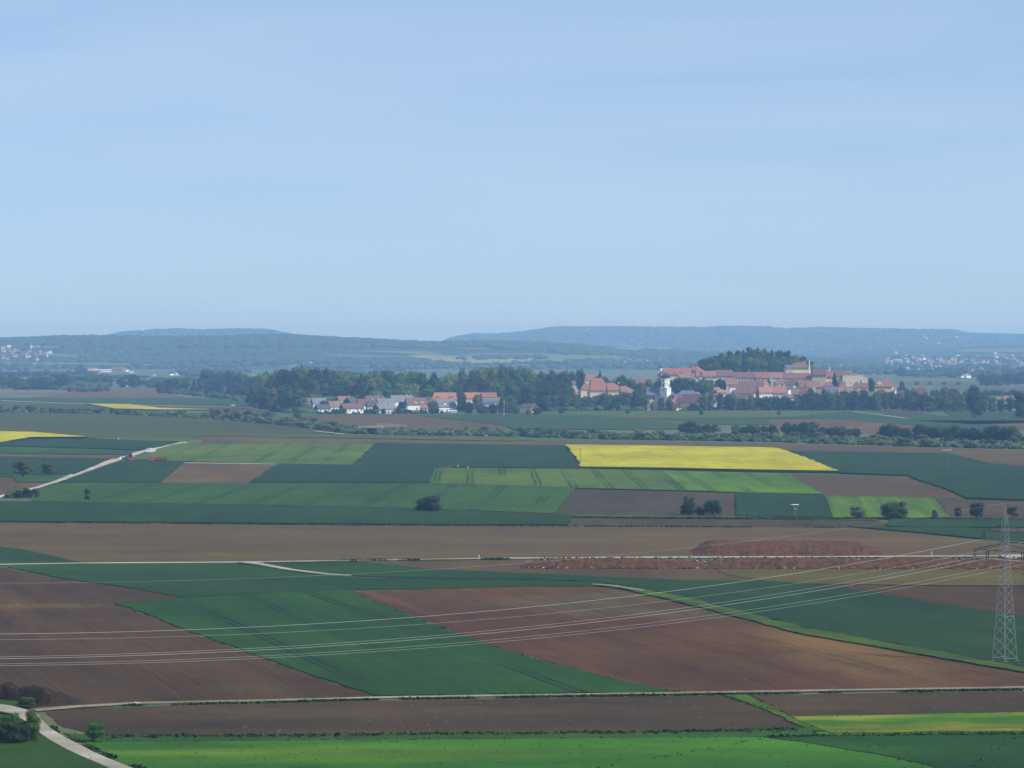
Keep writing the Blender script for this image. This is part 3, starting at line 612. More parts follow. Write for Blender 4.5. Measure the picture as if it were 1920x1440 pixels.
def belt(x0, x1, step, base, h, w, label, group, lfs=LFS, kinds=('round', 'tall', 'round'), jb=2.0, jh=.18, fine=0, name='broadleaf_tree', skip=()):
    """a row of single trees; base / h / w may be functions of px"""
    global ntree
    x = x0
    while x < x1:
        b = base(x) if callable(base) else base; hh = (h(x) if callable(h) else h)*(1 + jh*(2*random.random()-1)); ww = (w(x) if callable(w) else w)*(.8 + .45*random.random())
        bb = b + jb*(2*random.random()-1)
        if not any(a <= x <= c for a, c in skip):
            k = random.choice(kinds); lf = random.choice(lfs) if k != 'conifer' else 'conifer'
            tree(x, bb, bb - hh, ww, k, lf, describe(lf, k, (x-x0)/(x1-x0), group), group, fine, name=name); ntree += 1
        x += step*(.75 + .5*random.random())
def ip(pts):
    P = np.array(pts, float); return lambda x: float(np.interp(x, P[:, 0], P[:, 1]))
# --- woods behind and beside the village
belt(302, 482, 17, ip([(300,736),(400,742),(480,752)]), 26, 26, 'dark bushy tree in the front edge of the wood at the far left of the belt', 'trees of the dark wood left of the village', ['dark','dark','mid'], ('tall','round','conifer','tall'), name='dark_tree')
belt(385, 560, 16, ip([(380,738),(560,742)]), 42, 30, 'tall dark tree inside the wood left of the village', 'trees inside the wood left of the village', ['dark','mid'], ('tall','round','poplar'), name='dark_tree')
belt(478, 572, 17, ip([(478,762),(520,772),(572,774)]), 46, 32, 'leafy tree at the corner of the wood beside the first village houses', 'trees at the wood corner beside the village', ['mid','dark','mid','olive'], ('round','tall'))
BACK = ip([(480,698),(520,695),(560,691),(620,694),(650,700),(690,702),(740,698),(800,704),(850,697),(900,690),(960,688),(1010,696),(1060,698),(1100,702)])
belt(488, 1066, 21, 752, lambda x: 746 - BACK(x) + 10, 40, 'tall broad tree in the back row of the park wood behind the village', 'back row of the park wood', LFS, ('round','tall','round'), jh=.07, fine=1)
belt(560, 1060, 26, 757, lambda x: 40, 34, 'leafy tree in the middle row of the park wood behind the village roofs', 'middle row of the park wood', LFS, ('round','tall'), jh=.2, fine=1)
belt(585, 820, 30, 762, 24, 24, 'light leafy tree directly behind the village roofs', 'trees directly behind the village roofs', ['mid','light','olive'], ('round','tall'))
for a in [(672, 758, 716, 27, 'round', 'purple', 'dark copper beech rising above the village roofs'), (607, 770, 750, 18, 'round', 'purple', 'purple leaved round tree beside the leftmost village houses'),
          (865, 772, 734, 24, 'tall', 'dark', 'tall dark oval tree between the two orange roofed buildings'), (895, 768, 738, 20, 'round', 'olive', 'rounded grey green tree in front of the right orange roof'),
          (945, 775, 741, 26, 'tall', 'mid', 'oval tree beside the white round-topped gable'), (812, 775, 751, 25, 'round', 'olive', 'round olive tree in front of the grey gabled house'),
          (830, 742, 712, 34, 'round', 'light', 'pale rounded tree behind the left orange roof'), (752, 771, 753, 18, 'round', 'purple', 'dark purple small tree between the grey roofed houses'),
          (878, 776, 752, 26, 'round', 'dark', 'dark tree right of the tall oval tree'), (905, 776, 756, 26, 'round', 'mid', 'low leafy tree below the right orange roof'), (925, 776, 757, 22, 'round', 'dark', 'low dark tree near the tall lamp pole'),
          (960, 776, 752, 20, 'tall', 'mid', 'leafy tree right of the white round-topped gable'), (968, 777, 760, 15, 'round', 'mid', 'leafy tree left of the double white gables'), (990, 779, 765, 13, 'round', 'light', 'small pale tree right in front of the double white gables'), (1006, 778, 764, 22, 'round', 'dark', 'low dark tree beside the double white gables'), (1020, 772, 740, 30, 'round', 'dark', 'large dark tree behind the double white gables')]:
    tree(*a, fine=1, name='garden_tree')
belt(960, 1075, 17, 766, 46, 30, 'tall dense tree in the dark wood between village and brewery', 'dark wood between village and brewery', ['dark','dark','mid'], ('round','tall'), fine=1, jh=.12)
belt(1028, 1206, 15, 769, ip([(1028,30),(1070,26),(1200,35)]), 25, 'leafy tree hiding the foot of the great red roofed brewery', 'trees below the great red roofs', ['mid','dark','mid','olive'], ('round','tall'), fine=1, jb=1.2)
belt(1078, 1200, 19, 764, 26, 24, 'darker tree standing close against the brewery walls', 'trees close against the brewery walls', ['dark','mid'], ('round','tall'))
belt(1120, 1245, 17, 752, ip([(1120,44),(1160,46),(1200,38),(1245,40)]), 26, 'tall tree in the park behind the brewery and the church', 'park trees behind brewery and church', ['mid','dark','olive'], ('round','tall','tall'), fine=1)
belt(1045, 1100, 18, 744, 48, 26, 'tall tree in the park left of the brewery', 'park trees left of the brewery', ['mid','dark'], ('tall','round'))
tree(1125, 740, 688, 24, 'conifer', 'conifer', 'dark conifer rising behind the great red roof', fine=1, name='conifer', pos=at_dist(1125, 3290))
belt(1258, 1330, 15, 748, ip([(1258,42),(1330,34)]), 24, 'dark tree on the slope between church and castle', 'trees on the slope between church and castle', ['dark','mid','dark'], ('round','tall'), fine=1)
belt(1320, 1372, 14, 738, 30, 22, 'leafy tree below the left castle wing', 'trees below the left castle wing', ['mid','dark'], ('round',), fine=1)
for a in [(1240, 771, 743, 14, 'round', 'mid', 'rounded tree hiding the foot of the church tower'), (1256, 771, 740, 17, 'round', 'mid', 'leafy tree right in front of the church tower'),
          (1224, 771, 752, 12, 'round', 'grey', 'pale grey green tree before the church nave'), (1390, 742, 719, 20, 'round', 'dark', 'dark rounded tree in front of the large pinkish roof'),
          (1300, 771, 756, 28, 'round', 'dark', 'low dark tree below the yellow gable'), (1565, 727, 698, 17, 'conifer', 'conifer', 'pointed dark conifer left of the cream castle block'),
          (1594, 722, 707, 19, 'round', 'dark', 'dark round tree before the cream castle block'), (1614, 734, 712, 11, 'conifer', 'conifer', 'narrow dark conifer below the right end of the cream block'),
          (1633, 735, 708, 18, 'tall', 'dark', 'dark tree left of the large gabled house'), (1655, 736, 720, 13, 'tall', 'dark', 'small dark tree in front of the large gabled house'),
          (1474, 740, 728, 10, 'round', 'purple', 'small purple tree left of the white gabled house'), (1578, 719, 700, 9, 'tall', 'mid', 'slim tree beside the pointed conifer'),
          (1690, 745, 712, 16, 'tall', 'mid', 'tall tree right of the large gabled house'), (1697, 748, 724, 18, 'round', 'dark', 'dark tree right of the large gabled house'),
          (1520, 770, 727, 18, 'tall', 'dark', 'tallest dark tree of the avenue below the castle'), (1548, 770, 730, 22, 'tall', 'mid', 'second tallest tree of the avenue below the castle')]:
    tree(*a, fine=1, name='garden_tree' if a[4] != 'conifer' else 'conifer')
belt(1318, 1470, 13, 769.5, ip([(1318,30),(1400,26),(1470,24)]), 20, 'dark leafy tree of the avenue left of the white gabled house', 'avenue trees left of the white gabled house', ['dark','mid','dark','olive'], ('round','tall'), fine=1, jb=.8)
belt(1440, 1720, 14, 769.5, ip([(1440,26),(1500,32),(1560,36),(1640,34),(1720,30)]), 21, 'leafy tree of the avenue below the castle', 'avenue trees below the castle', ['mid','dark','mid','dark'], ('round','tall','round'), fine=1, jb=.8)
belt(1480, 1800, 17, 764, ip([(1480,24),(1560,30),(1700,30),(1800,30)]), 22, 'darker tree in the second row of the avenue', 'second row of avenue trees', ['dark','dark','mid'], ('round','tall'))
belt(1712, 1900, 15, 771.5, ip([(1712,30),(1800,34),(1850,26),(1900,24)]), 23, 'leafy tree at the right end of the avenue', 'avenue trees at the right end', ['mid','dark','mid','olive'], ('round','tall'), fine=1, jb=1.0)
belt(1710, 1860, 19, 760, 30, 24, 'tree between the houses at the right edge of town', 'trees between the right hand houses', ['mid','dark'], ('round','tall'))
tree(1828, 783, 722, 36, 'tall', 'dark', 'big dark tree standing alone in front of the avenue at the right', fine=1, name='large_tree')
tree(1914, 783, 733, 34, 'tall', 'dark', 'big dark tree standing alone at the right edge', fine=1, name='large_tree')
# --- wooded rock behind the castle
belt(1312, 1512, 12, 690, ip([(1308,12),(1330,20),(1420,27),(1500,16),(1515,8)]), 19, 'bright leafy tree on the wooded rock behind the castle', 'trees on the rock behind the castle', ['mid','light','mid','fresh'], ('round','round','tall'), fine=1, jb=2)
for d, hh, lab in ((3372, 15, 'leafy tree on the crest of the wooded rock'), (3408, 15, 'leafy tree standing behind the crest of the wooded rock'), (3345, 15, 'shaded tree at the foot of the wooded rock')):
    x = 1304
    while x < 1522:
        p = at_dist(x, d); s = ppm(p); q = 645 + (CAMZ - p.z)*s
        k = 1 - abs(x-1415)/240
        tree(x, q, q - (hh*k + 3*random.random())*s, 19*(.8+.4*random.random()), random.choice(('round','tall')), random.choice(('mid','mid','light','dark','fresh')), lab, 'trees on the rock, ' + ('crest' if d == 3372 else 'rear' if d == 3408 else 'foot') + ' row', 1, name='rock_tree', pos=p); ntree += 1
        x += 13*(.8 + .4*random.random())
for x, tp in ((1421, 651), (1447, 655), (1466, 655), (1516, 672)):
    tree(x, 684, tp, 12, 'conifer', 'conifer', 'dark conifer tip standing above the wooded rock', 'conifer tips on the wooded rock', fine=1, name='conifer', pos=at_dist(x, 3395))
for x, b, tp, w in ((1553, 700, 688, 14), (1568, 700, 689, 16), (1580, 700, 689, 12)):
    tree(x, b, tp, w, 'round', 'dark', 'dark tree peeping over the castle roofs', 'trees peeping over the castle roofs', pos=at_dist(x, 3330))
# --- far left woods
belt(-20, 125, 18, 729, 26, 32, 'dark broad tree in the near wood at the left edge', 'near wood at the left edge', ['dark','mid'], ('round',), name='dark_tree')
belt(70, 200, 14, 722, 17, 22, 'dark tree in the thin wood left of the farm buildings', 'thin wood left of the farm buildings', ['dark','mid'], ('round','tall'))
belt(120, 205, 12, 734, 10, 17, 'low green bush tree on the brown field edge', 'bush trees on the brown field edge', ['mid','light'], ('round',))
belt(0, 190, 13, 707, 12, 20, 'hazy tree in the far row at the left', 'hazy far row at the left', ['mid','dark'], ('round','tall'))
for a in [(250, 727, 700, 36, 'round', 'dark', 'big dark round tree standing alone by the white farmhouse'), (228, 727, 706, 22, 'round', 'dark', 'dark tree left of the big round one by the farmhouse'), (152, 699, 681, 24, 'round', 'dark', 'dark round tree standing alone left of the farm buildings'),
          (205, 720, 703, 17, 'round', 'dark', 'small round tree in front of the farm buildings'), (284, 727, 719, 22, 'round', 'dark', 'low dark tree right of the farmhouse')]:
    tree(*a, name='field_tree')
# --- behind the town on the right
belt(1690, 1920, 24, 704, 14, 30, 'hazy tree in the wood behind the town on the right', 'hazy wood behind the town', ['dark','mid'], ('round',))
for x in (1719, 1744, 1770, 1797):
    tree(x, 722, 715, 11, 'round', 'mid', 'small round tree in the far field row behind the town', 'far field row behind the town', name='field_tree')
belt(1842, 1925, 15, 722, 22, 26, 'dark tree in the wood at the right edge', 'wood at the right edge', ['dark',], ('round',), name='dark_tree')
belt(1850, 1905, 13, 742, 11, 18, 'dark bush behind the right hand houses', 'bushes behind the right hand houses', ['dark'], ('round',))
# --- single trees in the fields
for a in [(1053, 776, 765, 13, 'round', 'dark', 'dark little round tree at the meadow corner below the wood'), (1177, 776.5, 768, 10, 'round', 'mid', 'small round tree in the meadow below the brewery'),
          (1315, 778, 768, 10, 'round', 'mid', 'small round tree in the meadow below the yellow gable'), (1460, 780, 770, 9, 'sparse', 'mid', 'little thin tree in the meadow below the castle')]:
    tree(*a, fine=1, name='field_tree')
for a in [(42, 895, 861, 46, 'sparse', 'olive', 'broad old tree left of its neighbour beside the chalk road'), (90, 893, 866, 36, 'sparse', 'olive', 'smaller old tree right of its neighbour beside the chalk road'),
          (164, 939, 914, 15, 'tall', 'mid', 'slender leaning tree alone in the green field'), (68, 935, 915, 17, 'sparse', 'mid', 'thin pale tree at the right end of the dark thicket'),
          (1753, 972, 955, 13, 'round', 'mid', 'tiny round tree at the end of the bush row'), (1796, 972, 950, 20, 'sparse', 'dark', 'leftmost of the three orchard trees near the pylon top'),
          (1831, 975, 941, 36, 'sparse', 'dark', 'middle and largest of the three orchard trees near the pylon top'), (1898, 974, 948, 28, 'sparse', 'dark', 'orchard tree just right of the pylon top'),
          (1293, 966, 926, 30, 'sparse', 'grey', 'thin grey barely leafed tree behind the dark bushes')]:
    tree(*a, fine=2, name='field_tree')
for a in [(803, 960, 32, 50, 'dark', 'large dark round bush on the edge of the green field'), (1290, 966, 26, 30, 'dark', 'left of the three dark bushes before the grey ploughed field'), (1313, 966, 17, 17, 'dark', 'smallest middle bush before the grey ploughed field'),
          (1336, 967, 34, 32, 'dark', 'right of the three dark bushes before the grey ploughed field'), (1608, 972, 25, 30, 'grey', 'grey green round bush in the streaky meadow'), (1677, 973, 37, 52, 'dark', 'large grey green bush in the streaky meadow'),
          (38, 934, 18, 30, 'dark', 'dark thicket centre bush beside the chalk road'), (20, 934, 15, 24, 'grey', 'grey bush at the left of the thicket'), (52, 934, 20, 22, 'dark', 'dark thicket bush right of the centre')]:
    shrub(a[0], a[1], a[2], a[3], a[4], a[5], None, 2, name='bush')
shrub(14, 1398, 58, 56, 'dark', 'large dark bush in the bottom left corner', None, 2, name='bush')
shrub(36, 1396, 48, 44, 'dark', 'dark bush leaning against the corner bush', None, 2, name='bush')
tree(60, 1394, 1327, 40, 'tall', 'mid', 'upright young tree at the bend of the gravel road', fine=2, name='roadside_tree')
tree(20, 1392, 1334, 42, 'sparse', 'fresh', 'fresh green young tree behind the corner bush', fine=2, name='roadside_tree')
shrub(180, 1392, 42, 40, 'fresh', 'leafy young bush standing alone by the gravel road', None, 2, name='bush', kind='tall')
shrub(50, 1326, 24, 30, 'mid', 'green bush growing on the dark earth heap', None, 2, name='bush')
# --- line of shrubs along the railway
HB = ip([(-60,773),(0,774),(200,777),(400,787),(480,793),(560,801),(640,812.5),(720,816.5),(860,817),(980,820),(1100,823),(1440,829),(1700,837),(1920,843),(1990,845)])
HT = ip([(-60,5),(0,5),(200,5),(400,9),(480,9),(600,17),(680,11),(1000,8),(1400,12),(1920,13)])
HH = ip([(-60,11),(100,9),(300,8),(420,12),(560,13),(640,10),(680,6),(860,11),(1000,12),(1300,13),(1920,13)])
segs = [(-50, 420, 72, 'small bushy shrub in the left stretch of the railway hedge', 'left stretch of the railway hedge'), (420, 684, 70, 'leafy shrub in the thick stretch of hedge left of the bridge', 'hedge left of the bridge'),
        (706, 1270, 80, 'low green shrub in the hedge between bridge and dark trees', 'hedge right of the bridge'), (1270, 1975, 82, 'shrub in front of the dark railway trees', 'shrubs before the dark railway trees')]
for x0, x1, n, lab, grp in segs:
    for i in range(n):
        x = x0 + (x1-x0)*(i + random.random())/n; row = random.choice((0, .12, .3, .6, 1.0)); b = HB(x) - HT(x)*row
        hh = HH(x)*(.6 + .75*random.random()**1.5); lf = random.choice(('mid','light','olive','grey','dark','mid')); u = (x-x0)/(x1-x0); sz = 'tall ' if hh > HH(x)*1.0 else 'low '
        shrub(x, b, hh, hh*(1.0 + .9*random.random()), lf, sz + LFW[lf] + ' shrub, ' + ('first third' if u < .33 else 'middle third' if u < .66 else 'last third') + ' of the ' + grp, grp, name='hedge_shrub', fine=0, kind=random.choice(('bush','bush','tall')))
for x, hh in ((0, 14), (28, 13), (58, 17), (96, 13), (208, 12), (240, 13), (412, 24), (430, 18), (446, 16), (386, 14), (308, 11)):
    tree(x, HB(x)-1, HB(x)-hh, hh*.9, random.choice(('tall','sparse','round')), random.choice(('mid','grey','dark')), 'small tree standing above the left stretch of the railway hedge', 'small trees in the left railway hedge', 1, name='hedge_tree')
clumps = [(1275,1305,26), (1305,1340,20), (1375,1400,20), (1400,1445,24), (1472,1530,30), (1538,1545,22), (1552,1556,22), (1562,1612,24), (1652,1700,30), (1718,1790,30), (1806,1842,27), (1850,1905,32)]
for a, b_, hh in clumps:
    x = a + 5
    while x < b_ + 4:
        q = HB(x) - 11; k = hh*(.85 + .25*random.random())
        tree(x, q, q - k, k*.95, random.choice(('round','tall')), random.choice(('dark','mid')), 'rounded tree in the railway clump, %s the yellow field' % ('behind the left half of' if x < 1340 else 'behind the right half of' if x < 1560 else 'right of' if x < 1710 else 'far right of') + (', low' if k < hh*.98 else ', high'), 'dark clumps along the railway line', 1, name='railway_tree'); ntree += 1
        x += 14*(.8 + .4*random.random())
gr_ = random.Random(8)
for i in range(34):
    x = 588 + i*7.2 + gr_.uniform(-3, 3); lf = gr_.choice(['mid','dark','purple','light','mid','dark']); hh = gr_.uniform(5, 12)
    if 650 < x < 682: hh *= .45
    shrub(x, 776 + gr_.uniform(-1, 1.2), hh, hh*gr_.uniform(1.0, 1.6), lf, '%s %s garden shrub %s of the village front row' % ('tall' if hh > 8 else 'low', LFW[lf], 'left end' if x < 640 else 'centre left' if x < 700 else 'centre right' if x < 770 else 'right end'), 'garden shrubs before the village houses', 0, name='garden_shrub', kind=gr_.choice(('bush','round','tall')))
# --- far woods: one canopy of many small crowns each
def canopy(name, label, pts, mats, group=None):
    hv, hf = ICO1; n = len(pts); g = np.random.default_rng(len(pts)); P = np.array([p[:3] for p in pts]); S = np.array([p[3:5] for p in pts])
    J = 1 + g.normal(size=(n, len(hv)))*.16
    V = hv[None]*J[..., None]*np.stack([S[:, 0], S[:, 0], S[:, 1]], 1)[:, None] + P[:, None]
    F = (hf[None] + (np.arange(n)*len(hv))[:, None, None]).reshape(-1, 3)
    me = bpy.data.meshes.new(name); V = V.reshape(-1, 3)
    me.vertices.add(len(V)); me.vertices.foreach_set('co', V.ravel()); me.loops.add(F.size); me.loops.foreach_set('vertex_index', F.ravel())
    me.polygons.add(len(F)); me.polygons.foreach_set('loop_start', np.arange(0, F.size, 3)); me.polygons.foreach_set('loop_total', np.full(len(F), 3))
    for mm in mats: me.materials.append(mm)
    mi = np.repeat(g.integers(0, len(mats), n), len(hf)); me.polygons.foreach_set('material_index', mi); me.update(); me.validate()
    o = bpy.data.objects.new(name, me); link(o); tag(o, label, 'wood', kind='stuff'); return o
FARM = [plain('far_canopy_dark', (44, 62, 34), .2, .05), plain('far_canopy_mid', (50, 68, 36), .2, .05), plain('far_canopy_olive', (56, 68, 38), .2, .05)]
pts = []
g = np.random.default_rng(3)
PX = g.uniform(-300, 2220, 26000); DD = np.where(g.random(26000) < .62, g.uniform(8200, 10300, 26000), g.uniform(12800, 17200, 26000))
X = (PX-960)/FPX*DD; Z = terrain(X, DD)
for x, y, z in zip(X, DD, Z):
    if z < 9 or in_patch(x, y, z): continue
    nn = mnoise.noise(Vector((x*.0013, y*.0007, 4.))) + .5*mnoise.noise(Vector((x*.004, y*.002, 7.)))
    if nn > .10 and z < 52: continue
    s = 11 + 9*random.random(); pts.append((x, y, z + 1.5, s, 5 + 3.5*random.random()))
canopy('hill_forest', 'forest covering the long hazy hills', pts, FARM)
pts = []
LINES = [(0,694,140,690,60,8),(0,688,60,686,30,7),(170,694,330,690,60,7),(250,684,480,680,90,8),(300,690,470,688,60,9),(480,684,640,680,60,9),(560,690,760,689,60,7),(660,686,760,684,50,9),(760,688,960,687,80,8),(640,692,900,691,50,6),
         (960,684,1100,682,60,8),(1000,692,1090,690,30,8),(860,676,1020,673,60,8),(700,678,830,683,60,7),(1100,690,1300,692,80,8),(1100,680,1260,676,50,7),(1180,684,1310,686,40,8),(1560,694,1700,690,60,9),(1600,700,1700,702,50,8),(1680,690,1920,692,110,9),(1850,704,1940,706,40,12),(1700,707,1920,709,40,6),
         (330,700,470,698,40,6),(290,716,420,714,30,5),(340,706,440,704,30,6),(600,702,760,700,40,6),(1460,690,1560,692,40,8),(120,712,280,711,40,6),(270,722,300,724,20,5)]
for x0, y0, x1, y1, n, hh in LINES:
    for i in range(n):
        t_ = random.random(); px, py = x0+(x1-x0)*t_, y0+(y1-y0)*t_ + random.gauss(0, 1.0)
        if mnoise.noise(Vector((px*.03, py*.2, 2))) < -.25: continue
        p = G(px, py); s = 5 + 7*random.random(); pts.append((p.x, p.y, p.z + s*.55, s*1.2, hh/ppm(p)*.5*(.5+random.random())))
canopy('distant_wood', 'rows of far trees scattered over the hazy plain', pts, FARM)
def under(name, label, segs, mats):
    pts = []
    for x0, x1, bf, n, hh, dep in segs:
        for i in range(n):
            x = random.uniform(x0, x1); q = G(x, bf(x) - dep*random.random()); s = ppm(q); h = hh*(.5 + .8*random.random())/s; pts.append((q.x, q.y, q.z + h*.25, h*(.7+.5*random.random()), h*.6))
    return canopy(name, label, pts, mats)
UG = [plain('undergrowth_dark', (46, 60, 32), .3, .6), plain('undergrowth_mid', (62, 80, 40), .3, .6), plain('undergrowth_green', (76, 92, 50), .3, .6)]
under('hedge_undergrowth', 'dense low growth filling the railway hedge', [(-50, 420, HB, 330, 5, 4), (420, 688, HB, 600, 7, 12), (704, 1270, HB, 650, 7, 7), (1270, 1975, HB, 1000, 8, 10)], UG)
under('wood_undergrowth', 'dark undergrowth below the woods and the avenue', [(300, 482, ip([(300,737),(400,746),(482,758)]), 160, 9, 8), (478, 575, ip([(478,764),(520,774),(575,775)]), 120, 12, 14), (570, 1010, lambda x: 760, 420, 16, 8), (960, 1206, lambda x: 770.5, 300, 9, 5), (1206, 1900, lambda x: 770, 520, 6, 3), (1060, 1330, lambda x: 757, 260, 14, 8), (-20, 200, ip([(-20,731),(120,731),(200,726)]), 160, 10, 14), (1700, 1900, lambda x: 762, 120, 12, 6), (1690, 1920, lambda x: 706, 120, 9, 4)], UG[:2])
# --- verges and clods beside the near track
def tufts(name, label, pts, mat, cat='grass', s=(.12, .3), n=3):
    V, F = [], []
    for p in pts:
        for k in range(n):
            a = random.random()*6.28; w = random.uniform(*s); h = w*random.uniform(.7, 1.5); c = Vector(p) + Vector((random.gauss(0, w), random.gauss(0, w), 0)); d = Vector((math.cos(a), math.sin(a), 0))*w
            b = len(V); V += [tuple(c-d), tuple(c+d), tuple(c+d*.7+Vector((d.y*.6, -d.x*.6, h))), tuple(c-d*.6+Vector((d.y*.5, -d.x*.5, h*.8)))]; F.append((b, b+1, b+2, b+3))
    me = bpy.data.meshes.new(name); me.from_pydata(V, [], F); me.materials.append(mat); o = bpy.data.objects.new(name, me); link(o); return tag(o, label, cat, kind='stuff')
def along(pts, n, spread, z=0.05, dens=.0):
    P = [G(*p) for p in pts]; L = [0]
    for i in range(len(P)-1): L.append(L[-1] + (P[i+1]-P[i]).length)
    out = []
    for _ in range(n):
        s = random.random()*L[-1]; i = max(k for k in range(len(P)) if L[k] <= s); i = min(i, len(P)-2); q = P[i].lerp(P[i+1], (s-L[i])/(L[i+1]-L[i]))
        if mnoise.noise(Vector((q.x*.12, q.y*.12, 5))) < dens: continue
        out.append(Vector((q.x + random.gauss(0, spread), q.y + random.gauss(0, spread*1.0), z)))
    return out
TUFT = plain('tuft_green', (42, 66, 24), .3, 1.0); TUFTL = plain('tuft_lime', (62, 84, 28), .3, 1.0); TUFTM = plain('tuft_meadow', (54, 96, 18), .2, 1.0); TUFTD = plain('tuft_dark', (44, 60, 26), .3, 1.0)
tufts('track_verge', 'rough grass along the near farm track', along([(230,1324),(500,1318.5),(714,1312.5),(1000,1308),(1272,1304.5),(1600,1299),(1920,1294),(2100,1292)], 2200, .3, dens=-.1) + along([(700,1308),(1000,1303.5),(1272,1299.5)], 900, .4), TUFT, s=(.12, .32))
tufts('road_verge', 'dark weeds along the gravel road in the corner', along([(80,1362),(110,1382),(160,1404),(240,1436),(330,1470)], 800, .5) + along([(84,1380),(140,1410),(220,1450)], 300, .3), TUFTD, s=(.15, .4))
tufts('field_edge', 'dark weedy edge between the lime meadow and the ploughed strip', along([(190,1384),(640,1380),(1280,1374),(1500,1369)], 500, .7, dens=-1) + along([(1440,1385),(1560,1382),(1920,1378),(2100,1377)], 500, .5, dens=-1), TUFT, s=(.15, .4))
tufts('field_margin', 'thin weedy margins between the middle fields', along([(0,980),(640,985.5),(1070,987.5),(1600,990.5)], 700, .5, .1, dens=-.3) + along([(640,1053),(960,1050)], 500, .5, .2) + along([(1076,972),(1660,975),(1920,976)], 1600, .7, .2, dens=-.5) , TUFTD, s=(.2, .5))
tufts('meadow_clumps', 'rough clumps of grass in the bottom meadow', [Vector((random.uniform(-85, 85), random.uniform(452, 506), .35)) for _ in range(900)], TUFTM, s=(.05, .14), n=2)
_edge = []
for f in FL:
    if f[3] <= 0: continue
    pp = [q for q in f[4] if -40 < q[0] < 1960]; 
    if min(q[1] for q in pp) < 980: continue
    P_ = [G(*q) for q in pp]; per = sum((a-b).length for a, b in zip(P_, P_[1:] + P_[:1]))
    _edge += along(pp + pp[:1], int(per*1.3), .32, f[3]*.5, dens=-.15)
tufts('crop_edge', 'ragged weeds and stray stalks along the near crop edges', _edge, plain('edge_green', (38, 66, 22), .35, 1.0), s=(.08, .24), n=2)
def clods(name, label, pts, mat, s, cat='stones'):
    hv, hf = ico(1) if False else ICO1; V, F = [], []
    base = np.array([(0,0,1),(1,0,0),(0,1,0),(-1,0,0),(0,-1,0),(0,0,-1)], float); fc = [(0,1,2),(0,2,3),(0,3,4),(0,4,1),(5,2,1),(5,3,2),(5,4,3),(5,1,4)]
    for p in pts:
        q = base*random.uniform(*s)*np.array([random.uniform(.7,1.3), random.uniform(.7,1.3), random.uniform(.4,.8)]) + np.array(p); b = len(V); V += q.tolist(); F += [tuple(b+i for i in f) for f in fc]
    me = bpy.data.meshes.new(name); me.from_pydata(V, [], F); me.materials.append(mat); o = bpy.data.objects.new(name, me); link(o); return tag(o, label, cat, kind='stuff')
STONE = plain('chalk_stone', (196, 188, 170), .15, 2.0)
def inpoly(poly, n, z=.1, bias=1.0):
    P = [G(*p) for p in poly]; xs = [p.x for p in P]; ys = [p.y for p in P]; out = []
    while len(out) < n:
        x = random.uniform(min(xs), max(xs)); y = max(ys) - (max(ys)-min(ys))*random.random()**bias; c = False; j = len(P)-1
        for i in range(len(P)):
            if (ys[i] > y) != (ys[j] > y) and x < (xs[j]-xs[i])*(y-ys[i])/(ys[j]-ys[i]) + xs[i]: c = not c
            j = i
        if c: out.append((x, y, z))
    return out
clods('field_stones', 'pale stones scattered over the dark ploughed strips', inpoly([(84,1337),(400,1322),(1356,1307),(1512,1366),(1280,1372),(190,1380)], 110, .06, 2.6) + inpoly([(1402,1306),(1920,1298),(1920,1338),(1484,1346)], 24, .06, 2), STONE, (.03, .08))
clods('scattered_stones', 'pale stones scattered over the brown and red fields', inpoly([(658,1112),(1160,1108),(1500,1192),(1900,1262),(1920,1288),(1272,1300)], 60, .08) + inpoly([(10,1068),(340,1122),(480,1232),(714,1308),(140,1322),(0,1290)], 40, .08) + inpoly([(0,1131),(190,1128),(190,1138),(0,1142)], 60, .08), STONE, (.03, .09))
# ------------------------------------------------------------------ buildings
W = {'white': plain('plaster_white', (232, 232, 226), .05, .5), 'cream': plain('plaster_cream', (206, 194, 164), .06, .5), 'yellow': plain('plaster_yellow', (214, 200, 148), .05, .5),
     'ochre': plain('plaster_ochre', (182, 160, 124), .06, .5), 'grey': plain('plaster_grey', (178, 178, 176), .06, .5), 'stone': plain('plaster_stone', (196, 186, 172), .1, .4),
     'pink': plain('plaster_pink', (214, 170, 150), .06, .5), 'brown': plain('boarding_brown', (112, 88, 70), .15, .5), 'blue': plain('plaster_blue', (176, 190, 206), .05, .5)}
def roofmat(name, c, v=.16):
    t = NT(name); L = lin(c); f = t.math('ADD', t.math('MULTIPLY', t.noise(.5, detail=4, rough=.7), .6), t.math('MULTIPLY', t.noise(3.0, detail=2), .4))
    t.col(t.mix(t.rng(f, .35, .65), tuple(x*(1-v*1.3) for x in L[:3])+(1,), tuple(min(1, x*(1+v)) for x in L[:3])+(1,))); t.b.inputs['Roughness'].default_value = .8; return t.mat
RF = {'red': roofmat('tiles_red', (134, 90, 78)), 'orange': roofmat('tiles_orange', (158, 108, 88)), 'terra': roofmat('tiles_terracotta', (140, 96, 84)), 'rose': roofmat('tiles_rosy', (134, 102, 92)),
      'brownred': roofmat('tiles_brown_red', (110, 82, 76)), 'brown': roofmat('tiles_brown', (116, 88, 76)), 'grey': roofmat('slates_grey', (112, 116, 122)), 'dark': roofmat('slates_dark', (76, 80, 90)),
      'olive': roofmat('tiles_mossy', (118, 110, 86)), 'slate': roofmat('slates_blue', (92, 98, 116)), 'pale': roofmat('sheet_pale', (170, 176, 182)), 'green': roofmat('sheet_green', (112, 128, 120))}
GLASS = plain('window_glass', (44, 52, 62), .1, .5, rough=.25); FRAMEW = plain('window_frame', (176, 172, 162), .05, .5)
DOORM = plain('door_wood', (92, 66, 48), .15, 2.0); COPPER = plain('dome_slate', (44, 54, 78), .12, .8, rough=.5); GOLD = plain('finial_gold', (220, 180, 90), .05, 1, rough=.4, metal=.8)
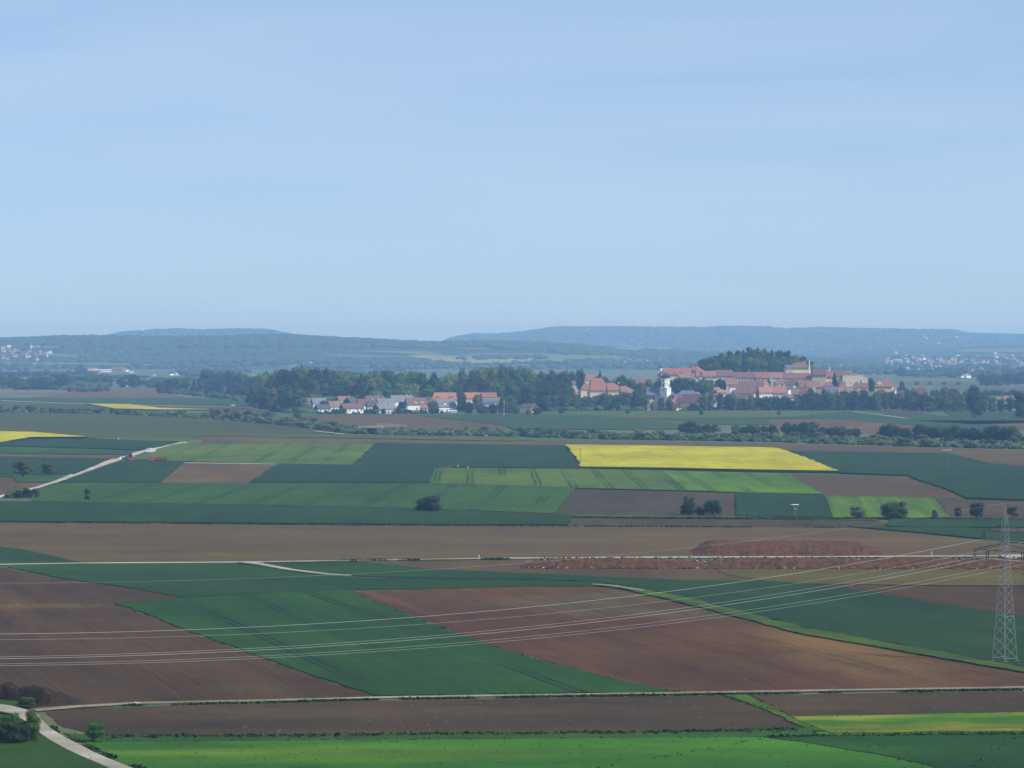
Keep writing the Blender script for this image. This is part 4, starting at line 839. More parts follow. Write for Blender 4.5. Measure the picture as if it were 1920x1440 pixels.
def win_mesh(w, h):
    k = ('win', round(w, 1), round(h, 1))
    if k not in _cm:
        m = MB(); m.box(-w/2, -.06, -h/2, w/2, .02, h/2, 0)           # glazing
        for a in ((-w/2-.06, -w/2), (w/2, w/2+.06)): m.box(a[0], -.1, -h/2-.06, a[1], .02, h/2+.06, 1)
        m.box(-w/2, -.1, h/2, w/2, .02, h/2+.06, 1); m.box(-w/2-.1, -.14, -h/2-.08, w/2+.1, .02, -h/2, 1); m.box(-.04, -.09, -h/2, .04, -.06, h/2, 1)
        _cm[k] = m.mesh('window', [GLASS, FRAMEW])
    return _cm[k]
def gable_roof(m, w, d, ze, zr, ov=.5, hip=0.0, th=.25):
    """ridge along X; hip = how far the ridge ends are pulled in at each end (metres)"""
    hw, hd = w/2+ov, d/2+ov; sl = (zr-ze)/(d/2); e = ze - sl*ov
    hl, hr = hip if isinstance(hip, tuple) else (hip, hip)
    a = -hw + hl; b = hw - hr
    top = [(-hw,-hd,e),(hw,-hd,e),(hw,hd,e),(-hw,hd,e),(a,0,zr),(b,0,zr)]; bot = [(x,y,z-th) for x,y,z in top]
    m.poly(top + bot, [(0,1,5,4),(2,3,4,5),(3,0,4),(1,2,5),(7,6,10,11),(9,8,11,10),(9,6,10)[::-1] if False else (6,9,10),(8,7,11),(1,0,6,7),(3,2,8,9),(0,3,9,6),(2,1,7,8)])
def wall_gable(m, w, d, z0, ze, zr, hip=0.0):
    hl, hr = hip if isinstance(hip, tuple) else (hip, hip); w2, d2 = w/2, d/2; q = .05
    m.box(-w2, -d2, z0, w2, d2, ze - q)
    for sx, h_ in ((-1, hl), (1, hr)):
        if h_ > 1: continue
        x0, x1 = (sx*w2, sx*(w2-.3)); x0, x1 = min(x0, x1), max(x0, x1); z1, z2 = ze - q, zr - .35
        m.poly([(x0,-d2,z1),(x0,d2,z1),(x0,0,z2),(x1,-d2,z1),(x1,d2,z1),(x1,0,z2)], [(0,2,1),(3,4,5),(0,3,5,2),(1,2,5,4),(0,1,4,3)])
def house(xl, xr, yr, ye, yb, rot=-14, wall='white', roof='red', label='', dep=None, hip=0.0, win=(0, 0), gwin=0, dorm=(), chim=1, name='house', cat='house', pos=None, group=None, door=True, side=None, wz=None, flip=False):
    """front face spans photo px xl..xr, ridge / eaves / base at yr / ye / yb; built in metres where the base meets the land"""
    xc = (xl + xr)/2; p = pos or G(xc, yb); s = ppm(p); a = R(rot)
    w = (xr - xl)/s/max(.35, abs(math.cos(a))); ze = (yb - ye)/s; zr = (yb - yr)/s; d = dep or min(12.0, max(7.0, w*.75))
    if hip is True: hip = min(d*.5, w*.42)
    o = empty(name, p + Vector((0, d/2*math.cos(a), 0)) + Vector((d/2*math.sin(-a), 0, 0)), a)
    m = MB(); wall_gable(m, w, d, -3.0, ze, zr, hip); m.build('wall', W[wall], o)
    m = MB(); gable_roof(m, w, d, ze, zr, .5 if w > 8 else .3, hip); rf = m.build('roof', RF[roof], o)
    for i in range(chim):
        m = MB(); cx = (-.25 + .5*i)*w if chim > 1 else .18*w; m.box(cx-.4, -.4+.6, zr-1.6, cx+.4, .4+.6, zr+1.0); m.box(cx-.5, .1, zr+1.0, cx+.5, 1.1, zr+1.15); m.build('chimney', W['stone'] if i % 2 else RF['brown'], rf)
    nx, nz = win
    if nx:
        fl = wz or [ze - 1.9 - 2.8*k for k in range(nz)]
        me = win_mesh(1.1, 1.35) if cat != 'castle building' else win_mesh(1.2, 1.9)
        for k, z in enumerate(fl[:nz]):
            if z < .6: continue
            for i in range(nx):
                if door and k == nz-1 and i == nx//2 and z < 3: continue
                inst('window', me, o, (-w/2 + w*(i+.5)/nx, -d/2, z))
    if door and ze > 2.6:
        m = MB(); m.box(-.55, -d/2-.06, 0, .55, -d/2+.02, 2.1, 0); m.box(-.65, -d/2-.09, 0, -.55, -d/2+.02, 2.2, 1); m.box(.55, -d/2-.09, 0, .65, -d/2+.02, 2.2, 1); m.build('door', [DOORM, FRAMEW], o)
    for sgn in (1, -1):
        if gwin:
            me = win_mesh(1.0, 1.2)
            for z, n in ((ze + .3, min(2, gwin)), (ze - 2.0, gwin), (zr - 2.6 if zr - ze > 5 else -9, 1)):
                if z < .6: continue
                for i in range(n): inst('window', me, o, (sgn*w/2, -d/2 + d*(i+1)/(n+1), z), (0, 0, sgn*math.pi/2))
    for dm in dorm:                       # (u along the ridge -.5...5, width m, height m, gable?, wall, roof, windows)
        u, dw, dh, gab, dwl, drf, nw = dm; x = u*w; y0 = -d/2 + .9; sl = (zr - ze)/(d/2); zb = ze + sl*.55
        m = MB(); y1 = min(-.2, y0 + (dh+.6)/sl); m.box(x-dw/2, y0, zb-.2, x+dw/2, y1, zb+dh)
        if gab: m.poly([(x-dw/2, y0, zb+dh), (x+dw/2, y0, zb+dh), (x, y0, zb+dh+dw*.42), (x, y0+.3, zb+dh+dw*.42), (x-dw/2, y0+.3, zb+dh), (x+dw/2, y0+.3, zb+dh)], [(0,1,2),(3,5,4),(0,2,3,4),(1,5,3,2)])
        dd = m.build('dormer', W[dwl], o); m = MB(); hz_ = dh + zb
        if gab:
            top = [(x-dw/2-.3, y0-.35, hz_-.12), (x, y0-.35, hz_+dw*.42+.2), (x+dw/2+.3, y0-.35, hz_-.12)]; bk = [(q[0], min(0, y1+1.5), q[2]) for q in top]; V = top + bk; V2 = [(q[0], q[1], q[2]-.18) for q in V]
            m.poly(V + V2, [(0,1,4,3),(1,2,5,4),(6,9,10,7),(7,10,11,8),(0,6,7,1),(1,7,8,2),(3,4,10,9),(4,5,11,10),(0,3,9,6),(2,8,11,5)])
        else: m.box(x-dw/2-.25, y0-.3, hz_, x+dw/2+.25, y1+.6, hz_+.18)
        m.build('dormer_roof', RF[drf], dd)
        for i in range(nw): inst('window', win_mesh(.9, 1.1), dd, (x - dw/2 + dw*(i+.5)/nw, y0, zb + dh*.5))
    tag(o, label, cat, group); return o
# ---- the village left of centre
D1 = (0, 2.2, 1.3, True, 'white', 'dark', 1)
VILL = [
 (597,620,758,766,773,14,'white','dark','small white house with a steep dark roof, leftmost in the front row', dict(win=(3,1),gwin=1)),
 (620,642,752,762,770,12,'white','olive','white house with a brownish roof between the leftmost house and the red roofed one', dict(win=(2,2),gwin=1)),
 (645,681,756,765,775,12,'white','brownred','long white house with a red brown roof, balcony and grey left gable', dict(win=(5,1),gwin=2,dep=11)),
 (712,744,757,766,776,16,'grey','grey','house with a pale grey ribbed roof and a white corner pillar', dict(win=(3,1),gwin=2,dep=12)),
 (588,612,746,756,766,10,'white','grey','house with a dark grey roof and white dormer behind the leftmost front house', dict(dorm=((.1,2,1.2,False,'white','grey',1),),gwin=1)),
 (636,664,743,750,764,8,'white','terra','house with a bright red roof in the back row above the brownish one', dict(win=(4,1),chim=2)),
 (660,674,745,755,767,60,'grey','dark','narrow dark gabled house right of the red back row roof', dict(gwin=1)),
 (672,692,748,758,770,8,'white','brownred','house with a dull red roof and white gable left of the twin dormer house', dict(win=(3,1),gwin=1)),
 (688,721,742,752,766,8,'white','brownred','house with a red roof and two white dormers', dict(dorm=((-.15,2.2,1.6,True,'white','red',1),(.22,3.0,1.6,True,'white','red',1)),chim=2)),
 (690,708,752,761,772,10,'white','dark','low white house with a dark roof below the twin dormer house', dict(win=(3,1))),
 (711,737,747,757,769,12,'grey','grey','grey roofed house with a wide white dormer and balcony', dict(dorm=((0,5.0,1.6,False,'white','grey',2),))),
 (737,777,741,752,764,12,'white','grey','long grey roofed house with a white left gable in the back row', dict(gwin=1,win=(5,1),chim=2)),
 (764,800,746,758,769,8,'white','brown','house with a dark roof and two round white dormers', dict(dorm=((-.05,2.6,1.8,True,'white','brown',1),(.28,2.6,1.8,True,'white','brown',1)))),
 (787,801,759,765,774,-20,'white','orange','small house with an orange roof over a white arched porch', dict(win=(3,1),wz=[1.6])),
 (778,811,745,752,764,6,'white','brownred','long low brownish red roof left of the orange mansard building', dict(win=(4,1))),
 (811,860,736,748,762,6,'yellow','orange','large building with a bright orange mansard roof and yellow dormers', dict(hip=2.5,dep=13,win=(9,1),dorm=((-.28,4.6,1.7,False,'yellow','orange',3),(.24,4.6,1.7,False,'yellow','orange',3)),name='mansard_building',cat='building')),
 (822,855,748,762,772,10,'white','grey','house with a blue grey roof and a white gabled dormer below the orange mansard', dict(dorm=((-.1,4.4,1.4,True,'white','dark',2),),gwin=1,dep=11)),
 (874,905,736,746,761,8,'yellow','orange','yellow building with an orange roof right of the tall oval tree', dict(win=(6,1),gwin=1,name='farm_building',cat='building',dep=12)),
 (905,932,736,744,761,8,'cream','red','long red roof joining the right orange roofed building', dict(win=(4,1),name='farm_building',cat='building')),
 (850,874,729,736,752,6,'white','grey','grey roof peeping between the two orange roofs', dict()),
 (929,948,745,752,764,-32,'white','orange','orange roofed house with a round white gable on its right', dict(gwin=2,dep=9)),
 (933,947,734,741,756,-28,'white','brown','small brownish roof with a white gable behind the round gabled house', dict(gwin=1)),
 (906,928,748,754,764,4,'blue','slate','long low hall with blue roof panels below the red roof', dict(win=(5,1),chim=0,name='hall',cat='hall')),
 (955,965,759,763,771,0,'white','pale','small white flat topped house right of the tall lamp pole', dict(win=(2,1),chim=0)),
 (975,985,757,764,774,-60,'white','brown','left one of two white gabled houses at the right end of the village', dict(gwin=1,dep=8)),
 (985,996,757,764,774,-60,'white','rose','right one of two white gabled houses at the right end of the village', dict(gwin=1,dep=8)),
 (820,832,767,769,773,10,'white','pale','low white garage below the blue grey roofed house', dict(chim=0,door=False,name='garage',cat='garage')),
 (845,856,769,771,774,0,'white','pale','low white carport at the right of the blue grey roofed house', dict(chim=0,door=False,name='garage',cat='garage')),
 (560,590,747,752,765,4,'grey','rose','long faded red roof half hidden behind trees at the left end of the village', dict(chim=0)),
]
for i, v in enumerate(VILL): house(v[0], v[1], v[2], v[3], v[4], v[5]*(2.0 if 8 <= v[5] <= 16 else 1.0), v[6], v[7], v[8], **v[9])
# ---- brewery below the park
BR = [
 (1106,1146,709,731,758,6,'cream','terra','tall steep hipped red roof, the highest of the brewery group', dict(hip=(3.5,8.0),dep=24,win=(9,1),chim=0,name='brewery_hall',cat='building')),
 (1140,1171,718,731,758,8,'cream','terra','red hipped roof wing with yellow walls right of the tallest brewery roof', dict(hip=(0.5,9),dep=18,win=(8,1),chim=2,name='brewery_wing',cat='building')),
 (1165,1198,724,736,760,6,'ochre','rose','lower red wing at the right end of the brewery', dict(hip=(.5,12),dep=16,win=(5,1),chim=0,name='brewery_wing',cat='building')),
 (1092,1131,703,712,738,6,'cream','terra','red roofed building standing behind and above the tallest brewery roof', dict(dep=14,win=(7,1),chim=1,name='brewery_back_building',cat='building')),
 (1089,1108,719,730,758,8,'cream','red','red roof close to the left side of the tallest brewery roof', dict(dep=14,hip=(5,.5),chim=0,name='brewery_annex',cat='building')),
 (1057,1082,728,740,758,10,'brown','red','separate red barn roof at the left end of the brewery', dict(dep=14,hip=(4,2),chim=0,name='barn',cat='barn')),
 (1074,1094,714,720,745,8,'grey','brown','greyish brown roof behind the left brewery buildings', dict(dep=10,chim=0,name='shed',cat='shed')),
]
for v in BR: house(*v[:9], **v[9])
# ---- church with its tower
def church():
    p = G(1240, 768); s = ppm(p); a = R(-34)
    o = empty('church', p + Vector((0, 12, 0)), 0); h = lambda y: (768 - y)/s
    lw, rw = -27/s, 27/s
    m = MB(); m.box(-13, -4.6, -3, 13, 8, h(739.5)); m.build('wall', W['cream'], o)
    m = MB(); gable_roof(m, 27, 15, h(740), h(726), .6, (1.5, 7)); rf = m.build('roof', RF['slate'], o); rf.location = (0, 1.6, 0)
    for x in (-10.5, -7, 8.5, 11.5): inst('window', win_mesh(1.3, 3.4), o, (x, -4.6, h(746)))
    t_ = empty('tower', (4.2, -5.5, 0)); t_.parent = o; t_.rotation_euler = (0, 0, a); 
    bw = 3.8; m = MB(); m.box(-bw, -bw, -2, bw, bw, h(728)); m.box(-bw-.3, -bw-.3, h(728), bw+.3, bw+.3, h(727.2)); m.build('tower_base', W['white'], t_)
    m = MB(); r8 = 4.1; k8 = math.pi/8
    m.lathe([(r8, h(727.3)), (r8, h(718.6)), (r8+.35, h(718.6)), (r8+.35, h(717.6)), (r8-.15, h(717.6)), (r8-.15, h(710)), (r8+.3, h(710)), (r8+.3, h(709.2))], 8, m=0, rot=k8); m.build('belfry', W['white'], t_)
    m = MB(); m.lathe([(r8+.2, h(709.2)), (r8+.55, h(707.5)), (r8+.45, h(705.5)), (r8-.5, h(703.8)), (2.6, h(702.3)), (1.2, h(701.2)), (.7, h(700)), (.9, h(699.4)), (.35, h(698.6)), (.1, h(697))], 16); m.build('dome', COPPER, t_)
    m = MB(); m.lathe([(.08, h(697.2)), (.4, h(696.5)), (.08, h(695.8)), (.05, h(694.3))], 8); m.build('finial', GOLD, t_)
    fc = plain('clock_face', (222, 206, 150), .05, 1)
    for f in range(4):
        b = f*math.pi/2 - math.pi/2; n = Vector((math.cos(b), math.sin(b), 0)); q = r8*math.cos(k8)
        inst('window', win_mesh(1.3, 2.8), t_, n*(q+.0) + Vector((0, 0, h(722.6))), (0, 0, b + math.pi/2))
        inst('window', win_mesh(1.0, 1.1), t_, n*bw + Vector((0, 0, h(731.5))), (0, 0, b + math.pi/2))
        if f % 2 == 0: inst('window', win_mesh(1.1, 2.0), t_, n*(q-.15) + Vector((0, 0, h(713.8))), (0, 0, b + math.pi/2))
        else:
            m = MB(); c_ = n*(q-.1); u = Vector((-n.y, n.x, 0)); V = [tuple(c_ + u*1.35*math.cos(t0) + Vector((0, 0, h(713.8)+1.35*math.sin(t0))) + n*.12) for t0 in [k*math.pi/8 for k in range(16)]]
            m.poly(V + [tuple(Vector(v) - n*.2) for v in V], [tuple(range(16))] + [(i, i+16, (i+1) % 16 + 16, (i+1) % 16) for i in range(16)]); m.build('clock', fc, t_)
    tag(o, 'white church with octagonal onion-domed tower and grey slate nave roof', 'church')
church()
TOWN = [
 (1199,1212,736,748,766,-55,'white','dark','steep white gable with dark roof left of the church', dict(gwin=2,dep=11)),
 (1197,1208,746,757,768,-10,'brown','red','small bright red roof at the foot of the white gable left of the church', dict(chim=0)),
 (1214,1227,756,762,770,-8,'white','brown','white house half hidden by trees in front of the church', dict(win=(3,1),chim=0)),
 (1258,1267,739,746,760,-40,'white','orange','orange roof with a white gable close to the right side of the church', dict(gwin=1,dep=8)),
 (1263,1276,746,756,768,-50,'white','orange','white half-timbered gable with orange roof right of the church tower', dict(gwin=2,dep=10)),
 (1260,1268,757,764,770,-50,'cream','brownred','low cream gable at the street right of the church tower', dict(gwin=1,dep=7,chim=0)),
 (1274,1303,739,754,769,-38,'yellow','brownred','big yellow gabled house with a long dark red roof', dict(gwin=3,dep=13)),
 (1271,1306,732,740,757,4,'grey','slate','wide low grey blue roof behind the yellow gabled house', dict(dep=15,chim=0,hip=(5,2))),
 (1333,1346,745,751,766,-8,'white','pale','pale silvery roof among the avenue trees', dict(dep=8)),
 (1345,1362,731,735,752,2,'white','orange','low orange roof above the pale silvery one', dict(win=(4,1))),
 (1361,1371,738,751,768,-50,'pink','red','narrow steep red roof standing end-on in the avenue', dict(gwin=1,dep=9)),
 (1380,1413,714,736,752,-24,'pink','rose','very large rosy tiled roof below the castle', dict(dep=16,gwin=2,name='tithe_barn',cat='barn')),
 (1362,1381,709,720,740,4,'stone','rose','faded pink roof under the left part of the long castle wing', dict(dep=10)),
 (1368,1384,716,724,740,8,'white','terra','small red roof left of the very large rosy roof', dict(gwin=1)),
 (1413,1432,713,724,742,4,'pink','brownred','red brown roof right of the very large rosy roof', dict(dep=10,chim=2)),
 (1424,1450,726,735,752,6,'white','orange','long orange roof below the castle, left of its twin', dict(win=(5,1),dep=11)),
 (1448,1473,724,736,752,-8,'white','orange','long orange roof just left of the small white gable', dict(win=(5,1),dep=11)),
 (1466,1477,723,729,742,-58,'white','grey','little white triangular gable above the orange roofs', dict(gwin=1,dep=8)),
 (1464,1483,741,747,769,-28,'white','terra','bright white house with two white gables in the avenue', dict(gwin=2,win=(3,2),dep=9,dorm=((.05,4,2.0,True,'white','terra',1),))),
 (1428,1433,743,748,768,-50,'white','red','slim white gable glimpsed between avenue trees', dict(gwin=1,dep=7,chim=0)),
 (1488,1509,724,736,752,-45,'white','terra','house with a red roof top and bright white right gable', dict(gwin=1,dep=11)),
 (1484,1500,729,738,752,-10,'brown','olive','mossy brown roof left of the bright white right gable', dict(chim=0)),
 (1512,1541,714,725,742,-6,'ochre','terra','broad red roof below the cream castle walls', dict(dep=12,chim=2,hip=(1,3),win=(6,1))),
 (1513,1530,726,734,750,8,'white','green','greenish grey roof with a white wall strip below the broad red roof', dict(win=(4,1))),
 (1544,1562,716,723,742,-6,'cream','red','red hipped roof left of the tall pointed conifer', dict(hip=2.5,win=(4,1))),
 (1547,1573,725,735,752,4,'grey','slate','grey slate roofs in the middle of the lower town', dict(dorm=((-.2,2,1.2,False,'grey','slate',1),(.2,2,1.2,False,'grey','slate',1)))),
 (1572,1588,717,727,745,-6,'pink','terra','red mansard roof between conifer and dark round tree', dict(hip=3,win=(4,1))),
 (1573,1595,728,738,754,10,'stone','rose','pale rosy roof standing end-on below the red mansard roof', dict(gwin=2)),
 (1597,1610,717,727,744,-12,'cream','red','pinkish red roof below the right part of the cream castle block', dict(gwin=1,hip=(3,.5))),
 (1610,1628,718,726,744,0,'stone','brown','brown roof below the right end of the cream castle block', dict(chim=0)),
 (1560,1575,738,744,757,0,'white','grey','small grey roof peeping out of the avenue trees', dict(chim=0)),
 (1586,1600,727,734,748,-10,'grey','green','grey green roof left of the pinkish red one', dict()),
 (1634,1672,711,724,745,-10,'yellow','terra','large gabled villa with red mansard roof and white centre gable', dict(dep=14,hip=6,win=(8,1),dorm=((-.05,7.5,2.6,True,'white','brownred',3),),chim=2,name='villa',cat='villa')),
 (1656,1678,724,731,746,-14,'white','orange','lower orange roof at the right foot of the large gabled villa', dict(win=(4,1),hip=2)),
 (1717,1730,728,739,756,-35,'white','red','steep red roof between the trees right of the villa', dict(gwin=1)),
 (1733,1740,737,743,756,-55,'white','pale','small white gable right of the steep red roof', dict(gwin=1,chim=0)),
 (1704,1711,744,750,768,-40,'white','brown','white house wall glimpsed between trees at the right end of town', dict(win=(1,2),chim=0)),
 (1772,1791,730,737,752,0,'white','brown','long white house with a dark brown roof at the right end', dict(win=(5,2),dep=11)),
 (1808,1816,737,741,756,-30,'cream','orange','little orange roof poking out left of the big lone tree', dict(chim=0,gwin=1)),
 (1866,1882,745,759,769,16,'pink','rose','purple grey roofed barn at the far right', dict(dep=14,chim=0,name='barn',cat='barn')),
 (1883,1892,742,751,767,4,'white','rose','rosy roofed house between the two barns at the far right', dict(chim=1,gwin=1)),
 (1891,1904,747,758,769,-20,'brown','red','dark red roofed barn at the far right', dict(chim=0,dep=12,name='barn',cat='barn')),
 (1852,1864,746,752,768,-50,'white','grey','grey roof with white verge left of the purple roofed barn', dict(chim=0,dep=10)),
]
for v in TOWN: house(*v[:9], **v[9])
rr = random.Random(21)
RELS = [(1322,748,'under the left castle range, leftmost'),(1336,744,'under the left castle range, second'),(1349,742,'above the low orange roof'),(1357,746,'close left of the narrow end-on red roof'),(1374,746,'between end-on roof and very large rosy roof'),(1392,752,'at the foot of the very large rosy roof'),
 (1420,745,'right of the foot of the very large rosy roof'),(1404,730,'in front of the first long castle section, left'),(1436,727,'in front of the first long castle section, right'),(1450,726,'below the redder castle section'),(1462,727,'below the third castle section'),(1479,729,'below the darkest castle section, left'),(1492,727,'below the darkest castle section, middle'),(1504,728,'below the darkest castle section, right'),
 (1530,750,'below the greenish grey roof'),(1542,748,'left of the grey slate roofs'),(1556,745,'in front of the grey slate roofs'),(1602,744,'in front of the pinkish red roof'),(1616,748,'behind the camper vans, left'),(1646,748,'in front of the large gabled villa'),(1664,752,'behind the camper vans, right'),(1682,750,'right of the large gabled villa'),(1744,758,'between the trees left of the long white house'),(1758,754,'just left of the long white house'),(1330,756,'left of the pale silvery roof'),(1311,752,'right of the big yellow gabled house')]
CN = {'white': 'white walled', 'cream': 'cream walled', 'pink': 'pinkish', 'stone': 'pale grey', 'ochre': 'ochre'}
for px, yb, rel in RELS:
    w_ = rr.uniform(8, 14); wl = rr.choice(list(CN)); rf_ = rr.choice(['brown','rose','terra','brownred','grey','olive','brown']); ey = rr.uniform(7, 9); ry = ey + rr.uniform(6, 9)
    house(px-w_/2, px+w_/2, yb-ry, yb-ey, yb, rr.choice([-50,-30,-12,8,24,40]), wl, rf_, 'small %s house %s' % (CN[wl], rel), gwin=1, win=(3,1), dep=rr.uniform(8, 11), chim=rr.choice([1,1,2]))
# ---- the castle
CASTLE = [
 (1245,1296,690,701,722,2,'cream','terra','long red roofed left wing of the castle', dict(dep=14,win=(12,1),dorm=((-.3,1.8,1.2,False,'cream','orange',1),(-.1,1.8,1.2,False,'cream','orange',1),(.1,1.8,1.2,False,'cream','orange',1)),chim=2)),
 (1289,1308,686,694,716,-28,'white','terra','white pavilion with a pyramid red roof at the end of the left castle wing', dict(hip=True,dep=13,win=(6,1),chim=0)),
 (1239,1262,694,703,722,14,'pink','rose','rosy hipped roof at the left tip of the castle', dict(hip=4,dep=12)),
 (1274,1297,701,708,726,4,'stone','rose','lower rosy roofs below the left castle wing', dict(win=(5,1),chim=2)),
 (1303,1314,699,706,722,-28,'white','brown','small white gabled house beside the pavilion', dict(gwin=2)),
 (1283,1291,706,711,724,-40,'white','rose','tiny white gable below the lower rosy roofs', dict(gwin=1,chim=0)),
 (1306,1342,695.5,705,722,3,'stone','terra','red roofed range between pavilion and raised castle roof', dict(dep=11,win=(8,1),chim=1)),
 (1341,1375,693.5,704,722,3,'stone','brownred','raised red brown roof at the start of the long castle wing', dict(dep=13,win=(8,1),chim=0)),
 (1373,1416,697.5,707.5,722,3,'stone','brownred','first section of the very long castle wing with rows of windows', dict(dep=12,win=(8,2),chim=2,door=False)),
 (1416,1442,697.7,707.7,722,3,'stone','red','second, redder section of the very long castle wing', dict(dep=12,win=(5,2),chim=1,door=False)),
 (1442,1470,697.9,707.9,722,3,'stone','rose','third section of the very long castle wing', dict(dep=12,win=(5,2),chim=1,door=False)),
 (1470,1527,699,708.6,722,3,'stone','brown','last and darkest section of the very long castle wing', dict(dep=12,win=(10,2),chim=2,door=False,hip=(.5,5))),
 (1486,1520,680,688.5,707,4,'yellow','brown','tall yellow castle keep with a grey brown hipped roof', dict(hip=(2.5,6.5),dep=15,win=(9,1),chim=2)),
 (1473,1487,684,689,707,4,'stone','slate','dark grey side wing left of the tall yellow keep', dict(dep=12,win=(3,1),chim=0)),
 (1509,1530,708,709.5,722,2,'cream','brown','low cream castle wall block below the keep', dict(dep=6,chim=0,door=False)),
 (1523,1548,692,702,724,-14,'cream','brownred','cream castle building with a red brown roof right of the keep', dict(dep=12,win=(5,1),chim=1,hip=(.5,2))),
 (1547,1566,696,705.5,724,3,'cream','red','middle red roof right of the cream castle building', dict(dep=11,win=(5,1))),
 (1565,1592,695.5,704,724,3,'cream','brownred','red brown roof left of the cream terrace block', dict(dep=12,win=(6,1),hip=(.5,3),chim=2)),
 (1590,1608,698.5,703,724,3,'ochre','brown','dark flat roofed attic above the cream terrace block', dict(dep=10,win=(7,1),chim=0)),
]
for v in CASTLE: house(*v[:9], **{**v[9], 'name': 'castle_wing' if 'keep' not in v[8] else 'castle_keep', 'cat': 'castle building'})
def block(x0, x1, yt, yb, dep, wall, label, name='castle_block', rot=0):
    p = G((x0+x1)/2, yb); s = ppm(p); w = (x1-x0)/s; h = (yb-yt)/s; o = empty(name, p + Vector((0, dep/2, 0)), R(rot))
    m = MB(); m.box(-w/2, -dep/2, -3, w/2, dep/2, h); m.build('wall', W[wall], o); m = MB(); m.box(-w/2-.2, -dep/2-.2, h+.003, w/2+.2, dep/2+.2, h+.35); m.build('parapet', W['stone'], o)
    for i in range(int(w/5)): inst('window', win_mesh(1.0, 1.2), o, (-w/2 + w*(i+.5)/int(w/5), -dep/2, h*.35))
    tag(o, label, 'castle building'); return o
block(1580, 1619, 704, 726, 13, 'cream', 'large flat topped cream block at the right end of the castle')
block(1618, 1627, 708, 726, 11, 'cream', 'small lower cream block at the very end of the castle')
def turret(px, yb, yt, r, wall, cap, label, rod=False):
    p = G(px, yb + 14) if False else G(px, yb); s = ppm(p); h = (yb-yt)/s; o = empty('tower' if not rod else 'chimney_stack', p)
    m = MB(); m.lathe([(r, -2), (r*.96, h*.9)], 12); m.build('shaft', W[wall], o); m = MB()
    m.lathe([(r*1.25, h*.9), (r*1.1, h*.95), (r*.3, h)], 12); m.build('cap', cap, o); tag(o, label, 'tower' if not rod else 'chimney'); return o
turret(1239, 722, 686, 1.5, 'white', COPPER, 'small white turret with dark cap left of the castle')
turret(1517.5, 712, 674, .55, 'white', W['stone'], 'thin white chimney at the right corner of the yellow keep', True)
turret(1555.5, 722, 687, .5, 'white', W['stone'], 'thin pale chimney standing behind the middle castle roofs', True)
# long brown barn roof left of the castle, in the park
house(1193, 1222, 693, 700, 716, 4, 'brown', 'brown', 'long brown roof half sunk in the park trees left of the castle', pos=at_dist(1207, 3300), dep=12, chim=0, name='barn', cat='barn')
# ---- farm and scattered houses on the far plain
FAR = [
 (165,182,690,692.5,697,4,'white','orange','orange roofed farm house left of the long white sheds', {}), (177,195,692,694,698,2,'white','pale','long white shed in the middle of the far farm', {}), (192,208,692,694,698,2,'white','pale','second long white shed of the far farm', {}),
 (208,230,688.5,691.5,695,2,'brown','brownred','long dark red roofed shed of the far farm', {}), (228,236,690,693,697,-30,'white','orange','white gabled end of the far farm', {}), (170,188,695,698,701,10,'grey','slate','grey roofed barn in front of the far farm', {}),
 (200,207,701,702.5,704,0,'white','pale','low white shed in front of the far farm', {}), (243,251,696,698,700,0,'white','pale','low white shed right of the far farm', {}), (232,240,718,721,724,0,'white','pale','white farmhouse under the big dark round tree', {}), (247,256,720,722,725,0,'white','brown','white farmhouse to the right under the big dark round tree', {}),
 (286,292,700,702,704,0,'white','brown','small white house alone in the far fields', {}), (313,319,696,700,704,-40,'white','dark','white gabled house in the far fields left of the white barn', {}), (329,334,699,701,704,0,'white','pale','tiny white barn in the far fields', {}),
 (420,427,700,703,706,0,'white','brown','white house behind the dark wood, left of its neighbour', {}), (437,443,702,704,706,0,'white','pale','white shed behind the dark wood', {}), (472,480,702,705,707,0,'white','orange','white gable behind the dark wood, right of the shed', {}),
 (565,586,679,680.5,683,0,'white','pale','long white hall in front of the left hills', {}), (1779,1785,688,690,692,0,'white','pale','tiny white hall far behind the town', {}),
 (1700,1724,688.5,690,692,0,'white','pale','long white warehouse in front of the far village', {}), (1753,1776,684,687,690,0,'pink','rose','large pink roofed building in the far village', {}),
 (1798,1801,701,704,708,-50,'white','pale','left of two bright white gables in the plain behind town', {}), (1808,1812,701,704,709,-50,'white','pale','right of two bright white gables in the plain behind town', {}),
 (57,60,644,648,654,0,'white','orange','slim church tower of the hill village at the left', {}), (60,73,648,652,656,-20,'white','orange','orange roofed church nave on the left hill', {}),
]
for v in FAR:
    o = house(*v[:8], v[8], chim=0, door=False, dep=12, name='far_church' if 'church' in v[8] else 'farm_building' if 'farm' in v[8] or 'shed' in v[8] or 'hall' in v[8] else 'far_house', cat='building')
# a few shared far houses
def far_mesh(wc, rc, key):
    m = MB(); m.box(-6, -4.5, -2, 6, 4.5, 5.5, 0); m.poly([(-6.5,-5.1,5.3),(6.5,-5.1,5.3),(6.5,5.1,5.3),(-6.5,5.1,5.3),(-6.5,0,10),(6.5,0,10)], [(0,1,5,4),(2,3,4,5),(3,0,4),(1,2,5),(0,3,2,1)], 1); return m.mesh('far_house', [W[wc], RF[rc]])
FM = [far_mesh('white', 'rose', 0), far_mesh('grey', 'slate', 1), far_mesh('grey', 'rose', 2), far_mesh('cream', 'brown', 3), far_mesh('stone', 'pale', 4)]
def village(pts, label, group):
    for px, py in pts:
        p = G(px, py); k = random.uniform(.45, 1.0); inst('far_house', random.choice(FM), None, p, (0, 0, random.uniform(-1.2, 1.2)), (k, k, k*1.1)); tag(C.objects[-1], label, 'house', group)
g2 = np.random.default_rng(5)
